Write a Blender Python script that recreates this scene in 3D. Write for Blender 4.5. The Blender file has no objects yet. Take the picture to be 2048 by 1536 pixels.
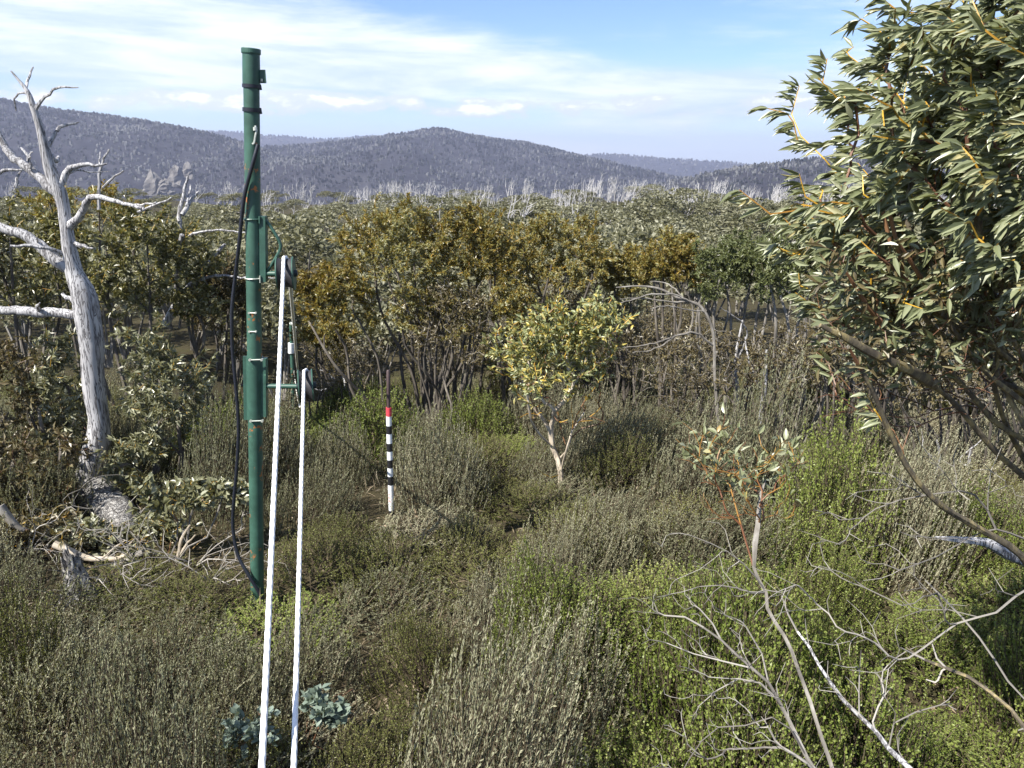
import bpy, math, random
import numpy as np
from mathutils import Vector, Matrix

# ------------------------------------------------------------------ camera, sky, sun, exposure
scene = bpy.context.scene
COL = scene.collection
PITCH = math.radians(16.4)
F = 1560.0                      # focal length in pixels of a 2048 wide picture
CAMZ = 4.0
cam_data = bpy.data.cameras.new('camera')
cam_data.sensor_width = 36.0
cam_data.lens = 36.0 * F / 2048.0
cam_data.clip_start = 0.05
cam_data.clip_end = 30000.0
cam = bpy.data.objects.new('camera', cam_data)
cam.location = (0, 0, CAMZ)
cam.rotation_euler = (math.radians(90) - PITCH, 0, 0)
COL.objects.link(cam)
scene.camera = cam

SUN_EL = math.radians(48.0)
SUN_AZ = math.radians(-128.0)    # measured from the viewing direction, towards the left and a little behind
sun_dir = Vector((math.sin(SUN_AZ) * math.cos(SUN_EL), math.cos(SUN_AZ) * math.cos(SUN_EL), math.sin(SUN_EL)))
sun_data = bpy.data.lights.new('sun', 'SUN')
sun_data.energy = 5.0
sun_data.angle = math.radians(0.53)
sun_data.color = (1.0, 0.95, 0.86)
sun = bpy.data.objects.new('sun', sun_data)
sun.rotation_euler = sun_dir.to_track_quat('Z', 'Y').to_euler()
sun.location = (-40, -20, 60)
COL.objects.link(sun)

scene.view_settings.view_transform = 'Standard'
scene.view_settings.look = 'None'
scene.view_settings.exposure = 1.2
scene.view_settings.gamma = 1.0
scene.cycles.use_denoising = True
scene.cycles.max_bounces = 8
scene.cycles.diffuse_bounces = 3
scene.cycles.transmission_bounces = 4
scene.cycles.volume_bounces = 0
scene.cycles.transparent_max_bounces = 8
scene.cycles.caustics_reflective = False
scene.cycles.caustics_refractive = False


class NX:
    """small wrapper that turns python arithmetic into shader math nodes"""
    def __init__(s, nt, sock):
        s.nt, s.sock = nt, sock

    def _op(s, op, *others):
        n = s.nt.nodes.new('ShaderNodeMath')
        n.operation = op
        for i, v in enumerate((s,) + others):
            if isinstance(v, NX):
                s.nt.links.new(v.sock, n.inputs[i])
            else:
                n.inputs[i].default_value = v
        return NX(s.nt, n.outputs[0])

    def __add__(s, o): return s._op('ADD', o)
    def __sub__(s, o): return s._op('SUBTRACT', o)
    def __mul__(s, o): return s._op('MULTIPLY', o)
    def __truediv__(s, o): return s._op('DIVIDE', o)
    def pw(s, o): return s._op('POWER', o)
    def mx(s, o): return s._op('MAXIMUM', o)
    def mn(s, o): return s._op('MINIMUM', o)

    def ss(s, a, b):
        n = s.nt.nodes.new('ShaderNodeMapRange')
        n.interpolation_type = 'SMOOTHSTEP'
        s.nt.links.new(s.sock, n.inputs[0])
        n.inputs[1].default_value, n.inputs[2].default_value = a, b
        return NX(s.nt, n.outputs[0])


def node(nt, kind, **kw):
    n = nt.nodes.new(kind)
    for k, v in kw.items():
        if k in n.inputs:
            i = n.inputs[k]
            if isinstance(v, bpy.types.NodeSocket):
                nt.links.new(v, i)
            elif isinstance(v, NX):
                nt.links.new(v.sock, i)
            else:
                i.default_value = v
        else:
            setattr(n, k, v)
    return n


def rgba(c):
    return (c[0], c[1], c[2], 1.0)


def mixc(nt, fac, a, b, blend='MIX'):
    n = nt.nodes.new('ShaderNodeMix')
    n.data_type = 'RGBA'
    n.blend_type = blend
    for idx, v in ((0, fac), (6, a), (7, b)):
        if isinstance(v, NX):
            v = v.sock
        if isinstance(v, bpy.types.NodeSocket):
            nt.links.new(v, n.inputs[idx])
        elif idx == 0:
            n.inputs[0].default_value = v
        else:
            n.inputs[idx].default_value = rgba(v)
    return n.outputs[2]


def build_world():
    w = bpy.data.worlds.new('World')
    scene.world = w
    w.use_nodes = True
    nt = w.node_tree
    nt.nodes.clear()
    sky = node(nt, 'ShaderNodeTexSky', sky_type='NISHITA', sun_disc=False, sun_elevation=SUN_EL, sun_rotation=SUN_AZ,
               altitude=1600.0, air_density=1.0, dust_density=0.6, ozone_density=1.4)
    tc = node(nt, 'ShaderNodeTexCoord')
    sep = node(nt, 'ShaderNodeSeparateXYZ')
    nt.links.new(tc.outputs['Generated'], sep.inputs[0])
    X, Y, Z = (NX(nt, sep.outputs[i]) for i in range(3))
    az = X._op('ARCTAN2', Y) * 57.2958            # degrees from the viewing direction
    el = Z._op('ARCSINE') * 57.2958
    def coords(sa, se, off, shear=0.0):
        c = node(nt, 'ShaderNodeCombineXYZ')
        nt.links.new((az * sa + el * shear).sock, c.inputs[0])
        nt.links.new((el * se).sock, c.inputs[1])
        c.inputs[2].default_value = off
        return c.outputs[0]
    def fbm(vec, scale, detail, rough, dist=0.0):
        n = node(nt, 'ShaderNodeTexNoise', Scale=scale, Detail=detail, Roughness=rough, Distortion=dist)
        nt.links.new(vec, n.inputs['Vector'])
        return NX(nt, n.outputs[0])
    def blob(a0, e0, sa, se):
        da = (az - a0) / sa
        de = (el - e0) / se
        return ((da * da + de * de) * -1.0)._op('EXPONENT')
    wisp = fbm(coords(0.075, 0.24, 3.1, 0.05), 1.0, 7, 0.60, 0.5)      # long thin sheets
    streak = fbm(coords(0.07, 0.50, 8.7, 0.12), 1.0, 8, 0.64, 0.3)    # fine streaks
    puff = fbm(coords(0.42, 1.0, 1.7), 1.0, 8, 0.62, 0.2)            # little heaped clouds low down
    sheet = wisp * 0.62 + streak * 0.45
    sheet = sheet + blob(-24, 7.5, 19, 3.4) * 0.36 + blob(14.0, 3.9, 8, 1.4) * 0.52 + blob(-4, 5.6, 10, 1.5) * 0.20
    sheet = sheet - blob(5, 9.8, 14, 2.4) * 0.34 - blob(-14, 1.6, 12, 1.3) * 0.12 - blob(15, 0.6, 12, 0.7) * 0.10
    sheet_d = sheet.ss(0.40, 0.78)
    band = blob(0, 3.2, 400, 1.6)
    puffs = (puff + blob(-3.0, 2.9, 2.4, 0.5) * 0.26 + blob(-15, 3.9, 8, 1.0) * 0.12 + blob(-20.5, 3.9, 1.5, .3) * .12 + blob(-13.5, 4.6, 1.0, .25) * .14 + 0.02) * band
    puff_d = puffs.ss(0.47, 0.57)
    hz = (el * -0.22)._op('EXPONENT').mn(1.0) * 0.38        # pale air near the horizon
    bright = mixc(nt, streak.ss(0.35, 0.7), (4.8, 5.9, 7.4), (8.2, 8.6, 9.0))
    skyc = mixc(nt, 1.0, sky.outputs[0], (0.84, 1.0, 1.22), 'MULTIPLY')
    c0 = mixc(nt, hz, skyc, (5.2, 6.4, 8.0))
    c1 = mixc(nt, sheet_d * 0.90, c0, bright)
    puffcol = mixc(nt, puffs.ss(0.58, 0.74), (6.0, 6.6, 7.6), (9.5, 9.6, 9.8))
    c2 = mixc(nt, puff_d * 0.9, c1, puffcol)
    bg = node(nt, 'ShaderNodeBackground', Strength=0.066)
    nt.links.new(c2, bg.inputs[0])
    out = node(nt, 'ShaderNodeOutputWorld')
    nt.links.new(bg.outputs[0], out.inputs[0])


build_world()

# ------------------------------------------------------------------ helpers
rng = np.random.default_rng(11)
R = random.Random(5)
CP, SP = math.cos(PITCH), math.sin(PITCH)


def P(px, py, D):
    """the point that stands D metres ahead of the camera (along the ground) on the sight line of a photo pixel"""
    a, b = (px - 1024.0) / F, (py - 768.0) / F
    d = np.array([a, CP - b * SP, -SP - b * CP])
    return np.array([0, 0, CAMZ]) + d * (D / d[1])


def pix(p):
    x, y, z = p[0], p[1], p[2] - CAMZ
    f = y * CP - z * SP
    u = y * SP + z * CP
    return 1024 + F * x / f, 768 - F * u / f


def msize(px, py, D, n):
    """metres covered by n pixels there"""
    a, b = (px - 1024.0) / F, (py - 768.0) / F
    return n * (D / (CP - b * SP)) / F


GY = [-4000, -60, 0, 5, 8, 11, 14, 20, 30, 60, 100, 150, 200, 225, 260, 330, 480, 700, 1000, 9000]
GZ = [8, 3, 0.1, 0, 0, -0.25, -0.7, -1.9, -3.9, -7.0, -8.1, -8.4, -8.2, -9.0, -14, -34, -85, -120, -135, -135]
_gy = np.array(GY, float)
_gz = np.array(GZ, float)
_s = np.gradient(_gz, _gy)


def G(x, y):
    x = np.asarray(x, float)
    y = np.asarray(y, float)
    z = np.interp(y, _gy, _gz)
    z = z - 1.9 * np.exp(-((x + 6.5) / 4.5) ** 2) * np.clip((y - 11) / 10, 0, 1) * np.clip((60 - y) / 30, 0, 1)
    near = np.clip(1 - np.hypot(x, y) / 60, 0, 1)
    z = z + near * (0.06 * np.sin(x * 1.7 + 1.1) * np.sin(y * 1.3) + 0.03 * np.sin(x * 4.1 + y * 2.3))
    far = np.clip((np.hypot(x, y) - 40) / 80, 0, 1)
    z = z + far * (0.7 * np.sin(x * 0.045 + 0.6) + 0.5 * np.sin(x * 0.11 + y * 0.03))
    return z


def gz(x, y):
    return float(G(x, y))


def new_mesh(name, verts, face_sets, mats, mat_ids=None, smooth=False):
    """verts (n,3); face_sets: list of (m,k) index arrays"""
    me = bpy.data.meshes.new(name)
    verts = np.asarray(verts, np.float32)
    me.vertices.add(len(verts))
    me.vertices.foreach_set('co', verts.ravel())
    face_sets = [np.asarray(f, np.int32) for f in face_sets if len(f)]
    nl = sum(f.size for f in face_sets)
    nf = sum(len(f) for f in face_sets)
    me.loops.add(nl)
    me.loops.foreach_set('vertex_index', np.concatenate([f.ravel() for f in face_sets]))
    me.polygons.add(nf)
    tot = np.concatenate([np.full(len(f), f.shape[1], np.int32) for f in face_sets])
    start = np.concatenate([[0], np.cumsum(tot)[:-1]]).astype(np.int32)
    me.polygons.foreach_set('loop_start', start)
    if not isinstance(mats, (list, tuple)):
        mats = [mats]
    for m in mats:
        me.materials.append(m)
    if mat_ids is not None:
        me.polygons.foreach_set('material_index', np.asarray(mat_ids, np.int32))
    me.polygons.foreach_set('use_smooth', np.full(nf, bool(smooth)))
    me.update(calc_edges=True)
    if smooth and nf < 20000:
        me.set_sharp_from_angle(angle=math.radians(50))
    return me


def link(name, me, parent=None, loc=None):
    o = bpy.data.objects.new(name, me)
    COL.objects.link(o)
    if parent is not None:
        o.parent = parent
    if loc is not None:
        o.location = loc
    return o


def tag(o, label, cat, group=None, kind=None):
    o['label'] = label
    o['category'] = cat
    if group:
        o['group'] = group
    if kind:
        o['kind'] = kind
    return o


def thing(name, label, cat, loc=(0, 0, 0), group=None):
    o = bpy.data.objects.new(name, None)
    o.empty_display_size = 0.2
    o.location = loc
    COL.objects.link(o)
    return tag(o, label, cat, group)


def copy_tree(o, parent=None):
    c = o.copy()
    COL.objects.link(c)
    c.parent = parent
    for ch in list(o.children):
        copy_tree(ch, c)
    return c


class MB:
    """collects vertices and faces"""
    def __init__(s):
        s.v, s.q, s.t, s.n = [], [], [], 0

    def add(s, v, q=None, t=None):
        v = np.asarray(v, float)
        if q is not None and len(q):
            s.q.append(np.asarray(q) + s.n)
        if t is not None and len(t):
            s.t.append(np.asarray(t) + s.n)
        s.v.append(v)
        s.n += len(v)

    def mesh(s, name, mat, smooth=False, origin=None):
        v = np.concatenate(s.v)
        if origin is not None:
            v = v - np.asarray(origin)
        fs = []
        if s.q:
            fs.append(np.concatenate(s.q))
        if s.t:
            fs.append(np.concatenate(s.t))
        return new_mesh(name, v, fs, mat, smooth=smooth)


def frames(pts):
    pts = np.asarray(pts, float)
    t = np.gradient(pts, axis=0)
    t /= np.linalg.norm(t, axis=1)[:, None] + 1e-9
    d = pts[-1] - pts[0]
    ref = np.zeros(3)
    ref[np.argmin(np.abs(d))] = 1
    u = np.cross(t, ref)
    u /= np.linalg.norm(u, axis=1)[:, None] + 1e-9
    return t, u, np.cross(t, u)


def tube(mb, pts, rad, k=6, cap=True, knob=0.0, rs=None):
    pts = np.asarray(pts, float)
    n = len(pts)
    rad = np.broadcast_to(np.asarray(rad, float), (n,))
    t, u, v = frames(pts)
    a = np.arange(k) * 2 * math.pi / k
    rr = rad[:, None] * np.ones((1, k))
    if knob and rs is not None:
        rr = rr * (1 + knob * rs.uniform(-1, 1, (n, k)))
    ring = pts[:, None, :] + rr[:, :, None] * (np.cos(a)[None, :, None] * u[:, None, :] + np.sin(a)[None, :, None] * v[:, None, :])
    i = np.arange(n - 1)[:, None] * k
    j = np.arange(k)[None, :]
    j2 = (j + 1) % k
    q = np.stack([i + j, i + j2, i + k + j2, i + k + j], -1).reshape(-1, 4)
    vv = ring.reshape(-1, 3)
    tri = []
    if cap:
        vv = np.concatenate([vv, pts[:1], pts[-1:]])
        c0, c1 = n * k, n * k + 1
        jj = np.arange(k)
        tri = np.concatenate([np.stack([np.full(k, c0), (jj + 1) % k, jj], 1),
                              np.stack([np.full(k, c1), (n - 1) * k + jj, (n - 1) * k + (jj + 1) % k], 1)])
    mb.add(vv, q, tri)


def smooth_line(pts, n):
    """Catmull-Rom through points (rows may carry extra columns, e.g. a radius)"""
    p = np.asarray(pts, float)
    if len(p) < 3:
        s = np.linspace(0, 1, n)[:, None]
        return p[0] * (1 - s) + p[-1] * s
    seg = np.linalg.norm(np.diff(p[:, :3], axis=0), axis=1)
    c = np.concatenate([[0], np.cumsum(seg)])
    m = np.zeros_like(p)
    m[1:-1] = (p[2:] - p[:-2]) / (c[2:] - c[:-2])[:, None]
    m[0] = (p[1] - p[0]) / seg[0]
    m[-1] = (p[-1] - p[-2]) / seg[-1]
    s = np.linspace(0, c[-1], n)
    k = np.clip(np.searchsorted(c, s, side='right') - 1, 0, len(seg) - 1)
    h = seg[k][:, None]
    t = ((s - c[k]) / seg[k])[:, None]
    return ((2 * t**3 - 3 * t**2 + 1) * p[k] + (t**3 - 2 * t**2 + t) * h * m[k]
            + (-2 * t**3 + 3 * t**2) * p[k + 1] + (t**3 - t**2) * h * m[k + 1])


def box(mb, c, ax, ay, az, bev=0.0):
    """box from its centre and three half-axis vectors; bev chamfers the edges along az"""
    c, ax, ay, az = (np.asarray(q, float) for q in (c, ax, ay, az))
    if bev:
        e = 1 - bev
        prof = [(-1, -e), (-e, -1), (e, -1), (1, -e), (1, e), (e, 1), (-e, 1), (-1, e)]
    else:
        prof = [(-1, -1), (1, -1), (1, 1), (-1, 1)]
    k = len(prof)
    v = [c + ax * a + ay * b - az for a, b in prof] + [c + ax * a + ay * b + az for a, b in prof]
    q = [[i, (i + 1) % k, k + (i + 1) % k, k + i] for i in range(k)]
    v += [c - az, c + az]
    t = [[2 * k, (i + 1) % k, i] for i in range(k)] + [[2 * k + 1, k + i, k + (i + 1) % k] for i in range(k)]
    mb.add(v, q, t)


# ------------------------------------------------------------------ materials
def new_mat(name):
    m = bpy.data.materials.new(name)
    m.use_nodes = True
    nt = m.node_tree
    nt.nodes.clear()
    out = nt.nodes.new('ShaderNodeOutputMaterial')
    return m, nt, out


def ramp(nt, fac, stops):
    n = nt.nodes.new('ShaderNodeValToRGB')
    cr = n.color_ramp
    while len(cr.elements) < len(stops):
        cr.elements.new(0.5)
    for e, (p, c) in zip(cr.elements, stops):
        e.position = p
        e.color = rgba(c)
    nt.links.new(fac.sock if isinstance(fac, NX) else fac, n.inputs[0])
    return n.outputs[0]


def leaf_mat(name, stops, rough=0.45, trans=0.3, spec=0.5, noise=0.12, nscale=1.1, tint=False):
    m, nt, out = new_mat(name)
    geo = node(nt, 'ShaderNodeNewGeometry')
    oi = node(nt, 'ShaderNodeObjectInfo')
    tc = node(nt, 'ShaderNodeTexCoord')
    nz = node(nt, 'ShaderNodeTexNoise', Scale=nscale, Detail=2.0)
    nt.links.new(geo.outputs['Position'], nz.inputs['Vector'])
    r = NX(nt, geo.outputs['Random Per Island']) * 0.78 + NX(nt, oi.outputs['Random']) * 0.22
    if tint:
        at = node(nt, 'ShaderNodeAttribute', attribute_name='tint')
        r = NX(nt, geo.outputs['Random Per Island']) * 0.24 + NX(nt, oi.outputs['Random']) * 0.42 + NX(nt, at.outputs['Fac']) * 0.34
    r = r + (NX(nt, nz.outputs[0]) - 0.5) * (noise * 4)
    c = ramp(nt, r, stops)
    b = node(nt, 'ShaderNodeBsdfPrincipled', Roughness=rough)
    b.inputs['Specular IOR Level'].default_value = spec
    nt.links.new(c, b.inputs['Base Color'])
    tr = node(nt, 'ShaderNodeBsdfTranslucent')
    c2 = mixc(nt, 1.0, c, (1.25, 1.2, 0.7), 'MULTIPLY')
    nt.links.new(c2, tr.inputs[0])
    mx = node(nt, 'ShaderNodeMixShader', Fac=trans)
    nt.links.new(b.outputs[0], mx.inputs[1])
    nt.links.new(tr.outputs[0], mx.inputs[2])
    nt.links.new(mx.outputs[0], out.inputs[0])
    return m


def bark_mat(name, stops, scale=6.0, stretch=5.0, rough=0.8, bump=0.4, lines=0.0):
    m, nt, out = new_mat(name)
    tc = node(nt, 'ShaderNodeTexCoord')
    mp = node(nt, 'ShaderNodeMapping')
    mp.inputs['Scale'].default_value = (scale, scale, scale / stretch)
    nt.links.new(tc.outputs['Object'], mp.inputs[0])
    nz = node(nt, 'ShaderNodeTexNoise', Scale=1.0, Detail=6.0, Roughness=0.65)
    nt.links.new(mp.outputs[0], nz.inputs['Vector'])
    nz2 = node(nt, 'ShaderNodeTexNoise', Scale=scale * 0.35, Detail=3.0)
    nt.links.new(tc.outputs['Object'], nz2.inputs['Vector'])
    f = NX(nt, nz.outputs[0]) * 0.6 + NX(nt, nz2.outputs[0]) * 0.4
    c = ramp(nt, f, stops)
    if lines:
        mp2 = node(nt, 'ShaderNodeMapping')
        mp2.inputs['Scale'].default_value = (lines, lines, lines / 14)
        nt.links.new(tc.outputs['Object'], mp2.inputs[0])
        vz = node(nt, 'ShaderNodeTexNoise', Scale=1.0, Detail=4.0, Roughness=0.6, Distortion=0.6)
        nt.links.new(mp2.outputs[0], vz.inputs['Vector'])
        crack = (NX(nt, vz.outputs[0]) - 0.5)._op('ABSOLUTE').ss(0.012, 0.045)
        c = mixc(nt, crack, (0.09, 0.085, 0.09), c)
        f = f * 0.5 + crack * 0.5
    b = node(nt, 'ShaderNodeBsdfPrincipled', Roughness=rough)
    nt.links.new(c, b.inputs['Base Color'])
    bp = node(nt, 'ShaderNodeBump', Strength=bump, Distance=0.02)
    nt.links.new(f.sock, bp.inputs['Height'])
    nt.links.new(bp.outputs[0], b.inputs['Normal'])
    nt.links.new(b.outputs[0], out.inputs[0])
    return m


def plain_mat(name, col, rough=0.6, metal=0.0, var=0.15, scale=20.0, wear=None, wear_lo=0.66, wear_scale=9.0):
    m, nt, out = new_mat(name)
    tc = node(nt, 'ShaderNodeTexCoord')
    nz = node(nt, 'ShaderNodeTexNoise', Scale=scale, Detail=5.0, Roughness=0.6)
    nt.links.new(tc.outputs['Object'], nz.inputs['Vector'])
    f = NX(nt, nz.outputs[0])
    c = ramp(nt, f, [(0.3, [q * (1 - var) for q in col]), (0.7, [min(1, q * (1 + var)) for q in col])])
    b = node(nt, 'ShaderNodeBsdfPrincipled', Roughness=rough, Metallic=metal)
    if wear:
        nz2 = node(nt, 'ShaderNodeTexNoise', Scale=wear_scale, Detail=7.0, Roughness=0.68, Distortion=0.4)
        nt.links.new(tc.outputs['Object'], nz2.inputs['Vector'])
        w = NX(nt, nz2.outputs[0]).ss(wear_lo, wear_lo + 0.035)
        c = mixc(nt, w, c, wear)
    nt.links.new(c, b.inputs['Base Color'])
    bp = node(nt, 'ShaderNodeBump', Strength=0.15, Distance=0.004)
    nt.links.new(nz.outputs[0], bp.inputs['Height'])
    nt.links.new(bp.outputs[0], b.inputs['Normal'])
    nt.links.new(b.outputs[0], out.inputs[0])
    return m


def ground_mat(name, stops, scale, bump=0.6, dist=0.1):
    m, nt, out = new_mat(name)
    geo = node(nt, 'ShaderNodeNewGeometry')
    nz = node(nt, 'ShaderNodeTexNoise', Scale=scale, Detail=10.0, Roughness=0.7)
    nt.links.new(geo.outputs['Position'], nz.inputs['Vector'])
    nb = node(nt, 'ShaderNodeTexNoise', Scale=scale * 0.13, Detail=4.0)
    nt.links.new(geo.outputs['Position'], nb.inputs['Vector'])
    f = NX(nt, nz.outputs[0]) * 0.65 + NX(nt, nb.outputs[0]) * 0.35
    c = ramp(nt, f, stops)
    b = node(nt, 'ShaderNodeBsdfPrincipled', Roughness=0.95)
    b.inputs['Specular IOR Level'].default_value = 0.1
    nt.links.new(c, b.inputs['Base Color'])
    bp = node(nt, 'ShaderNodeBump', Strength=bump, Distance=dist)
    nt.links.new(nz.outputs[0], bp.inputs['Height'])
    nt.links.new(bp.outputs[0], b.inputs['Normal'])
    nt.links.new(b.outputs[0], out.inputs[0])
    return m


M = {}
M['ground'] = ground_mat('leaf_litter_ground', [(0.3, (0.022, 0.018, 0.011)), (0.5, (0.052, 0.044, 0.025)), (0.62, (0.05, 0.05, 0.022)), (0.78, (0.12, 0.10, 0.065))], 3.0)
M['hill'] = ground_mat('forested_hill', [(0.34, (0.012, 0.011, 0.015)), (0.5, (0.022, 0.021, 0.026)), (0.62, (0.045, 0.044, 0.050)), (0.74, (0.085, 0.083, 0.092))], 0.028, 1.0, 4.0)
M['rock'] = ground_mat('pale_rock', [(0.3, (0.06, 0.055, 0.055)), (0.55, (0.18, 0.17, 0.16)), (0.8, (0.30, 0.29, 0.28))], 0.12, 1.0, 2.0)
# gum leaves
M['gum_near'] = leaf_mat('gum_leaf_grey_green', [(0.05, (0.095, 0.105, 0.046)), (0.35, (0.165, 0.185, 0.092)), (0.65, (0.23, 0.25, 0.148)), (0.86, (0.31, 0.32, 0.21)), (0.92, (0.30, 0.24, 0.07)), (0.98, (0.22, 0.12, 0.05))], 0.36, 0.22, 0.6, 0.05)
M['gum_rust'] = leaf_mat('gum_leaf_rusty', [(0.05, (0.095, 0.070, 0.017)), (0.28, (0.185, 0.130, 0.026)), (0.50, (0.245, 0.190, 0.040)), (0.70, (0.23, 0.220, 0.070)), (0.93, (0.34, 0.34, 0.20))], 0.38, 0.35, 0.55, 0.22, 0.7)
M['gum_olive'] = leaf_mat('gum_leaf_olive', [(0.05, (0.060, 0.060, 0.020)), (0.4, (0.135, 0.13, 0.045)), (0.7, (0.20, 0.19, 0.075)), (0.93, (0.32, 0.31, 0.19))], 0.36, 0.28, 0.55, 0.14, 0.9)
M['gum_green'] = leaf_mat('gum_leaf_green', [(0.05, (0.060, 0.070, 0.022)), (0.5, (0.125, 0.145, 0.052)), (0.9, (0.22, 0.24, 0.13))], 0.36, 0.28, 0.55, 0.12, 0.9)
M['gum_yellow'] = leaf_mat('gum_leaf_yellow_green', [(0.05, (0.13, 0.14, 0.05)), (0.35, (0.22, 0.24, 0.10)), (0.55, (0.30, 0.34, 0.20)), (0.75, (0.46, 0.36, 0.06)), (0.95, (0.42, 0.46, 0.33))], 0.36, 0.3, 0.55, 0.12, 1.5)
M['gum_pale'] = leaf_mat('gum_leaf_pale_grey', [(0.05, (0.09, 0.090, 0.042)), (0.35, (0.16, 0.16, 0.080)), (0.7, (0.24, 0.245, 0.155)), (0.95, (0.36, 0.36, 0.27))], 0.34, 0.22, 0.6, 0.10, 1.3)
M['gum_blue'] = leaf_mat('gum_leaf_glaucous', [(0.05, (0.10, 0.135, 0.10)), (0.5, (0.16, 0.205, 0.165)), (0.95, (0.23, 0.28, 0.23))], 0.5, 0.15, 0.4, 0.05)
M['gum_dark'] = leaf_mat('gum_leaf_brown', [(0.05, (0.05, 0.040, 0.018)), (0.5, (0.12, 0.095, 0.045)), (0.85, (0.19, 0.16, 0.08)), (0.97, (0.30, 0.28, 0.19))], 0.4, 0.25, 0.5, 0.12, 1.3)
M['canopy'] = leaf_mat('far_canopy_leaf', [(0.05, (0.080, 0.080, 0.045)), (0.4, (0.14, 0.138, 0.078)), (0.7, (0.20, 0.195, 0.12)), (0.95, (0.30, 0.295, 0.22))], 0.5, 0.25, 0.4, 0.2, 0.08)
M['far_forest'] = leaf_mat('hill_forest_leaf', [(0.05, (0.010, 0.011, 0.011)), (0.40, (0.020, 0.022, 0.020)), (0.60, (0.045, 0.047, 0.044)), (0.85, (0.12, 0.12, 0.118))], 0.8, 0.05, 0.1, 0.62, 0.0085)
# heath
M['heath_grey'] = leaf_mat('heath_grey_green', [(0.05, (0.12, 0.128, 0.068)), (0.4, (0.25, 0.255, 0.160)), (0.7, (0.37, 0.365, 0.25)), (0.92, (0.50, 0.47, 0.34))], 0.6, 0.3, 0.3, 0.14, 0.7, True)
M['heath_green'] = leaf_mat('heath_bright_green', [(0.05, (0.08, 0.11, 0.020)), (0.35, (0.17, 0.215, 0.044)), (0.7, (0.25, 0.295, 0.078)), (0.95, (0.35, 0.35, 0.12))], 0.45, 0.35, 0.45, 0.12, 0.7, True)
M['heath_olive'] = leaf_mat('heath_olive_brown', [(0.05, (0.075, 0.085, 0.022)), (0.4, (0.155, 0.168, 0.046)), (0.75, (0.22, 0.225, 0.075)), (0.96, (0.29, 0.28, 0.13))], 0.5, 0.3, 0.4, 0.14, 0.7, True)
M['litter'] = leaf_mat('dry_litter', [(0.05, (0.06, 0.045, 0.028)), (0.4, (0.14, 0.11, 0.07)), (0.75, (0.24, 0.19, 0.13)), (0.96, (0.34, 0.30, 0.24))], 0.7, 0.1, 0.2, 0.1)
# bark
M['bark_dead'] = bark_mat('weathered_white_wood', [(0.30, (0.16, 0.155, 0.16)), (0.45, (0.34, 0.335, 0.345)), (0.65, (0.49, 0.485, 0.495))], 9.0, 10.0, 0.75, 0.6, 26.0)
M['hill_dead'] = plain_mat('grey_hill_limbs', (0.16, 0.16, 0.17), 0.9, var=0.3, scale=0.05)
M['bark_far_dead'] = plain_mat('bleached_wood', (0.40, 0.39, 0.39), 0.8, var=0.3, scale=2.0)
M['bark_dark'] = bark_mat('dark_stem_bark', [(0.32, (0.035, 0.030, 0.026)), (0.5, (0.085, 0.072, 0.060)), (0.62, (0.14, 0.125, 0.10)), (0.75, (0.30, 0.28, 0.25))], 9.0, 3.0)
M['bark_pale'] = bark_mat('pale_gum_bark', [(0.32, (0.16, 0.13, 0.095)), (0.5, (0.42, 0.36, 0.28)), (0.7, (0.60, 0.55, 0.47))], 7.0, 3.0)
M['bark_grey'] = bark_mat('grey_gum_bark', [(0.32, (0.06, 0.055, 0.05)), (0.5, (0.17, 0.155, 0.135)), (0.7, (0.40, 0.38, 0.35))], 9.0, 3.0)
M['bark_stem'] = bark_mat('mottled_yellow_bark', [(0.36, (0.045, 0.036, 0.028)), (0.5, (0.12, 0.10, 0.065)), (0.56, (0.25, 0.20, 0.09)), (0.70, (0.36, 0.31, 0.20))], 24.0, 3.0)
M['bark_rough'] = bark_mat('cracked_old_bark', [(0.38, (0.03, 0.027, 0.025)), (0.47, (0.20, 0.19, 0.18)), (0.60, (0.46, 0.45, 0.43))], 40.0, 2.2, 0.9, 1.0, 22.0)
M['twig_orange'] = leaf_mat('orange_twig', [(0.05, (0.26, 0.13, 0.020)), (0.5, (0.42, 0.24, 0.025)), (0.95, (0.50, 0.33, 0.04))], 0.5, 0.0, 0.4, 0.1)
M['twig_red'] = leaf_mat('reddish_twig', [(0.05, (0.07, 0.035, 0.022)), (0.5, (0.14, 0.065, 0.036)), (0.95, (0.22, 0.12, 0.06))], 0.5, 0.0, 0.4, 0.1)
M['twig_rust'] = leaf_mat('rust_orange_twig', [(0.05, (0.09, 0.038, 0.022)), (0.5, (0.15, 0.062, 0.028)), (0.95, (0.30, 0.16, 0.03))], 0.5, 0.0, 0.4, 0.1)
M['twig_grey'] = leaf_mat('grey_dry_twig', [(0.05, (0.11, 0.10, 0.09)), (0.5, (0.21, 0.195, 0.175)), (0.95, (0.34, 0.32, 0.29))], 0.8, 0.0, 0.2, 0.1)
M['twig_brown'] = leaf_mat('brown_stem', [(0.05, (0.04, 0.03, 0.02)), (0.5, (0.085, 0.066, 0.045)), (0.95, (0.16, 0.13, 0.09))], 0.8, 0.0, 0.2, 0.1)
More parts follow.
